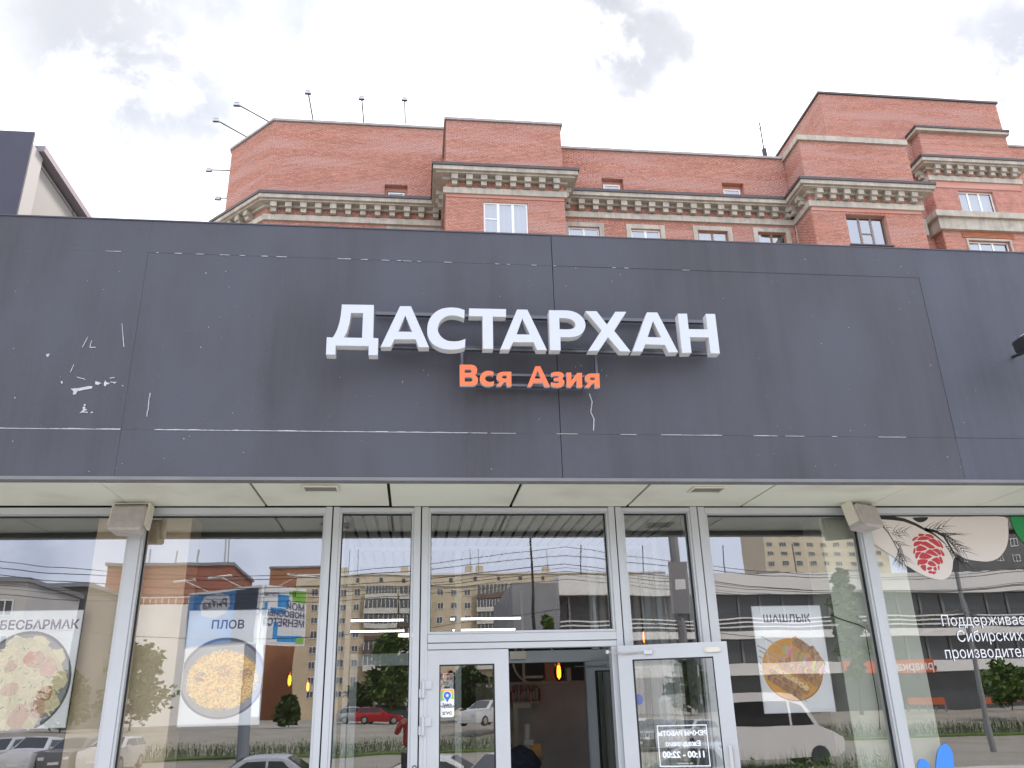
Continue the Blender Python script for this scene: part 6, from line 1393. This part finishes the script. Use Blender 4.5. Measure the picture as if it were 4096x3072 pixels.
for i, (yl, yr, Yv) in enumerate(((1193, 1200, 36), (1228, 1222, 36), (1236, 1231, 40), (1243, 1240, 40), (1262, 1243, 44), (1300, 1330, 30), (1204, 1226, 34), (1172, 1186, 30))):
    pa, pb_ = RX(-300, yl, Yv), RX(2500, yr, Yv); pts = []
    for k in range(17):
        f = k / 16; pts.append(pa.lerp(pb_, f) + Vector((0, 0, -1.1 * math.sin(math.pi * ((f * 2) % 1)))))
    b = MB(); b.tube(pts, .010 if i % 2 else .015, 4)
    tag(b.build('overhead_wire', darkm), ('thin', 'thicker')[0] and ['topmost dark overhead wire, mirrored in the panes', 'overhead wire second of the close pair above the mirrored roofs', 'overhead wire crossing just over the mirrored roofs', 'overhead wire level with the mirrored apartment roof', 'overhead wire grazing the mirrored attic storey', 'lowest overhead wire, sagging across the mirrored facades', 'overhead wire of the upper close pair', 'overhead wire crossing highest in the mirrored sky'][i], 'cable', 'overhead wires along the street')
# orange crash barrier and kiosk
kb = thing('kiosk', (RX(850, 1520, 100).x, RY(100), ZR), 'small dark street kiosk with pale sign letters, mirrored behind the red hatchback', 'kiosk')
p0, p1 = RX(812, 1512, 100), RX(884, 1512, 100); b = MB(); rbox(b, p0.x, p1.x, 100, 103, ZR, p0.z); b.build('body', M('kiosk_green', (.03, .06, .055), .6), kb); b = MB(); rbox(b, p0.x - .1, p1.x + .1, 99.7, 99.95, p0.z - .55, p0.z + .25); b.build('fascia', con_g, kb)
b = MB(); add_text(b, 'ПРОДУКТЫ', .62, ((p0.x + p1.x) / 2, RY(99.6), p0.z - .4), UX * -1, UZ, bold=.02); b.build('lettering', con_w, kb)
for a, c_ in ((1960, 2044), (2130, 2300)):
    p0, p1 = RX(a, 1524, 66), RX(c_, 1524, 66); t = thing('barrier', ((p0.x + p1.x) / 2, RY(66), ZR), 'orange road barrier mirrored in the right-hand window, %s part' % ('left' if a < 2000 else 'right'), 'barrier', 'orange barriers along the road')
    b = MB(); b.box(p0.x, RY(66), ZR + .45, p1.x, RY(66) + .1, ZR + .95); b.build('beam', M('barrier_orange', (.50, .12, .05), .6), t)
    for k in range(5):
        b = MB(); xk = p0.x + (p1.x - p0.x) * k / 4; b.box(xk - .06, RY(66) - .08, ZR, xk + .06, RY(66) - .005, ZR + .8); b.build('post', con_g, t)

# ------------------------------------------------------------------ people
def person(root, joints, radii, edges, skin_from, mats_fn, label, hair_c):
    pass
skin_m = M('skin', (.50, .30, .21), .55); red_c = M('red_jacket', (.26, .018, .02), .8, var=.15, vscale=6); trouser = M('dark_trousers', (.03, .03, .04), .85); hair_m = M('dark_hair', (.018, .012, .010), .6, bump=.5, bscale=120); shoe_m = M('shoe', (.03, .03, .03), .6)
def skin_mesh(name, pts, edges, m, parent, sub=2, root=0):
    me = bpy.data.meshes.new(name); me.from_pydata([p[:3] for p in pts], edges, []); o = bpy.data.objects.new(name, me); C.objects.link(o)
    sk_ = o.modifiers.new('skin', 'SKIN'); sk_.use_smooth_shade = True
    for i, p in enumerate(pts):
        r_ = p[3]; me.skin_vertices[0].data[i].radius = (r_, r_) if not isinstance(r_, tuple) else r_
        me.skin_vertices[0].data[i].use_root = (i == root)
    s_ = o.modifiers.new('sub', 'SUBSURF'); s_.levels = sub; s_.render_levels = sub
    dg = bpy.context.evaluated_depsgraph_get(); m2 = bpy.data.meshes.new_from_object(o.evaluated_get(dg)); bpy.data.objects.remove(o)
    m2.materials.clear(); m2.materials.append(m); o = bpy.data.objects.new(name, m2); C.objects.link(o); o.parent = parent; return o
def hand(parent, wrist, d, up, side, m):
    d = Vector(d).normalized(); up = Vector(up).normalized(); s = d.cross(up).normalized() * side; w0 = Vector(wrist)
    pts = [(*w0, .024), (*(w0 + d * .05), .030), (*(w0 + d * .085), .030)]; ed = [(0, 1), (1, 2)]
    skin_mesh('palm', pts, ed, m, parent, 1)
    for k, (o_, l_) in enumerate(((-.030, .070), (-.010, .080), (.010, .075), (.030, .060))):
        b0 = w0 + d * .075 + s * o_; skin_mesh('finger', [(*b0, .0092), (*(b0 + d * l_ * .5), .0088), (*(b0 + d * l_ * .8 - up * l_ * .35), .0078)], [(0, 1), (1, 2)], m, parent, 1)
    b0 = w0 + d * .025 - s * .028; skin_mesh('thumb', [(*b0, .011), (*(b0 + d * .03 - s * .022), .010), (*(b0 + d * .06 - s * .024), .0085)], [(0, 1), (1, 2)], m, parent, 1)
def head(parent, c, m, hair, face=1):
    c = Vector(c); b = bmesh.new(); bmesh.ops.create_uvsphere(b, u_segments=20, v_segments=14, radius=1)
    for v in b.verts:
        x, y, z = v.co; z2_ = z * .118; k_ = 1 - .22 * max(0, -z) ** 1.5; v.co = (x * .074 * k_, y * .093 * (1 - .1 * max(0, -z)), z2_)
        if y * face > .75 and -.25 < z < .12 and abs(x) < .22: v.co.y += face * .016
    me = bpy.data.meshes.new('head'); b.to_mesh(me); b.free(); me.materials.append(m); me.polygons.foreach_set('use_smooth', [True] * len(me.polygons)); o = bpy.data.objects.new('head', me); C.objects.link(o); o.parent = parent; o.location = c
    b = bmesh.new(); bmesh.ops.create_uvsphere(b, u_segments=24, v_segments=16, radius=1); rm_ = []
    for v in b.verts:
        x, y, z = v.co; 
        if (z < -.35) or (y * face > .35 and z < .45): rm_.append(v)
        v.co = (x * .082, y * .102, z * .125 + .004)
    bmesh.ops.delete(b, geom=rm_, context='VERTS'); me = bpy.data.meshes.new('hair'); b.to_mesh(me); b.free(); me.materials.append(hair); me.polygons.foreach_set('use_smooth', [True] * len(me.polygons)); h = bpy.data.objects.new('hair', me); C.objects.link(h); h.parent = o
    for sx in (-1, 1):
        mb = MB(); mb.lathe((sx * .03, face * .084, .012), [(0, -.006), (.008, -.006), (.009, 0), (0, .006)], 8, axis='Y'); e = mb.build('eye', M('eye', (.03, .02, .02), .3)); e.parent = o
        mb = MB(); mb.box(sx * .070, -.012, -.03, sx * .084, .012, .03); e = mb.build('ear', m, bevel=.006); e.parent = o
    mb = MB(); mb.box(-.022, face * .078, -.058, .022, face * .086, -.050); e = mb.build('mouth', M('lips', (.33, .12, .10), .5)); e.parent = o
# photographer, standing just behind the camera with the phone raised
px_, py_ = -.045, -.55
ph = thing('person', (px_, py_, 0), 'person in a red jacket and dark trousers holding up a phone, mirrored beside the door', 'person')
tor = [(0, 0, .95, (.155, .115)), (0, 0, 1.10, (.15, .11)), (0, .01, 1.28, (.175, .12)), (0, 0, 1.40, (.15, .095)), (0, .01, 1.48, (.055, .055)), (-.19, 0, 1.39, .062), (-.26, .10, 1.20, .052), (-.16, .30, 1.36, .042), (.19, 0, 1.39, .062), (.27, .10, 1.20, .052), (.20, .30, 1.36, .042)]
skin_mesh('jacket', tor, [(0, 1), (1, 2), (2, 3), (3, 4), (3, 5), (5, 6), (6, 7), (3, 8), (8, 9), (9, 10)], red_c, ph)
legs = [(0, 0, .96, (.14, .11)), (-.09, 0, .84, .09), (-.10, .01, .48, .062), (-.11, -.01, .10, .048), (.09, 0, .84, .09), (.10, .01, .48, .062), (.11, -.01, .10, .048)]
skin_mesh('trousers', legs, [(0, 1), (1, 2), (2, 3), (0, 4), (4, 5), (5, 6)], trouser, ph)
for sx in (-.11, .11): mb = MB(); mb.box(sx - .045, -.09, 0, sx + .045, .19, .085); e = mb.build('shoe', shoe_m, bevel=.03); e.parent = ph
skin_mesh('neck', [(0, .01, 1.44, .052), (0, .02, 1.56, .05)], [(0, 1)], skin_m, ph, 1); head(ph, (0, .03, 1.63), skin_m, hair_m, 1)
hand(ph, (-.155, .31, 1.37), (.55, .45, .7), (0, -1, .4), 1, skin_m); hand(ph, (.195, .31, 1.37), (-.35, .5, .75), (0, -1, .4), -1, skin_m)
mb = MB(); mb.box(-.075 - px_, .445, 1.545, .085 - px_ - .0, .453, 1.622); e = mb.build('phone', M('black_plastic')); e.parent = ph; e.location = (-.0, .0, 0)
# guest seated inside at the far left
ps = dd(58, 1672, 9.6); g_ = thing('person', (ps.x, 9.6, 0), 'seated guest with dark hair and a brown top behind the leftmost window', 'person'); zt_ = dd(58, 1637, 9.6).z; hz = zt_ - .13
brown_c = M('brown_top', (.16, .07, .05), .85, var=.1)
tor = [(0, 0, .50, (.16, .13)), (0, .02, .66, (.15, .11)), (0, 0, hz - .36, (.17, .115)), (0, 0, hz - .24, (.14, .09)), (0, 0, hz - .16, .052), (-.19, 0, hz - .26, .058), (-.24, .06, hz - .50, .048), (-.14, .26, hz - .56, .040), (.19, 0, hz - .26, .058), (.24, .06, hz - .50, .048), (.14, .26, hz - .56, .040)]
skin_mesh('top', tor, [(0, 1), (1, 2), (2, 3), (3, 4), (3, 5), (5, 6), (6, 7), (3, 8), (8, 9), (9, 10)], brown_c, g_)
skin_mesh('trousers', [(0, 0, .50, (.15, .12)), (-.10, .12, .50, .085), (-.11, .46, .49, .065), (-.11, .44, .10, .048), (.10, .12, .50, .085), (.11, .46, .49, .065), (.11, .44, .10, .048)], [(0, 1), (1, 2), (2, 3), (0, 4), (4, 5), (5, 6)], trouser, g_)
for sx in (-.11, .11): mb = MB(); mb.box(sx - .045, .36, .012, sx + .045, .62, .085); e = mb.build('shoe', shoe_m, bevel=.03); e.parent = g_
skin_mesh('neck', [(0, 0, hz - .20, .05), (0, .01, hz - .06, .048)], [(0, 1)], skin_m, g_, 1); head(g_, (0, .02, hz), skin_m, hair_m, 1)
hand(g_, (-.14, .27, hz - .56), (.2, 1, -.05), (0, 0, 1), 1, skin_m); hand(g_, (.14, .27, hz - .56), (-.2, 1, -.05), (0, 0, 1), -1, skin_m)
ch = thing('dining_chair', (ps.x, 9.6, 0), 'dark dining chair under the seated guest', 'chair'); b = MB(); b.box(-.21, -.2, .33, .21, .22, .37); o = b.build('seat', M('table_wood')); o.parent = ch
for sx in (-.19, .16):
    for sy in (-.19, .18): b = MB(); b.box(sx, sy, .012, sx + .03, sy + .03, .33); o = b.build('leg', M('table_wood')); o.parent = ch
b = MB(); b.box(-.2, -.215, .5, .2, -.19, .78); o = b.build('backrest', M('table_wood')); o.parent = ch

# black lamp on the fascia, mostly beyond the right edge of the frame
pl_ = dd(2218, 742, YF - .42); t = thing('fascia_lamp', (pl_.x, YF, pl_.z), 'black lamp on a short arm fixed to the fascia at the right edge', 'lamp')
b = MB(); c_ = pl_; b.hexa([(c_.x - .10, c_.y - .14, c_.z - .10), (c_.x + .22, c_.y - .14, c_.z - .14), (c_.x + .22, c_.y + .10, c_.z - .08), (c_.x - .06, c_.y + .10, c_.z - .06), (c_.x - .10, c_.y - .10, c_.z + .05), (c_.x + .22, c_.y - .10, c_.z + .05), (c_.x + .22, c_.y + .12, c_.z + .07), (c_.x - .06, c_.y + .12, c_.z + .06)]); b.build('head', M('black_plastic'), t, bevel=.02)
b = MB(); b.tube([(c_.x + .15, c_.y + .1, c_.z), (c_.x + .18, YF + .001, c_.z + .05)], .015, 6); b.build('arm', M('black_plastic'), t)
b = MB(); b.box(c_.x + .02, c_.y - .02, c_.z + .062, c_.x + .14, c_.y + .08, c_.z + .11); b.build('cap', M('white_vinyl'), t)
# dark bundle beside the cartons
bm = bmesh.new(); bmesh.ops.create_icosphere(bm, subdivisions=3, radius=1); q = z6(1130, 1650, YQ - .35)
for v in bm.verts:
    k_ = 1 + .10 * math.sin(v.co.x * 7 + 1) * math.cos(v.co.z * 6) + .06 * math.sin(v.co.y * 11); v.co = Vector((v.co.x * .24, v.co.y * .18, v.co.z * .20)) * k_ + Vector((q.x, YQ - .30, q.z + .02))
me = bpy.data.meshes.new('bag'); bm.to_mesh(me); bm.free(); me.materials.append(M('dark_blue_cloth', (.03, .035, .05), .95, var=.3, vscale=30, bump=.6, bscale=60)); me.polygons.foreach_set('use_smooth', [True] * len(me.polygons))
o = bpy.data.objects.new('bag', me); C.objects.link(o); tag(o, 'dark lumpy cloth bag in front of the cartons inside the doorway', 'bag')
b = MB(); b.box(q.x - .2, YQ - .48, .012, q.x + .2, YQ - .12, q.z - .16); tag(b.build('stool', M('table_wood'), bevel=.01), 'low wooden block stool under the dark cloth bag', 'stool')
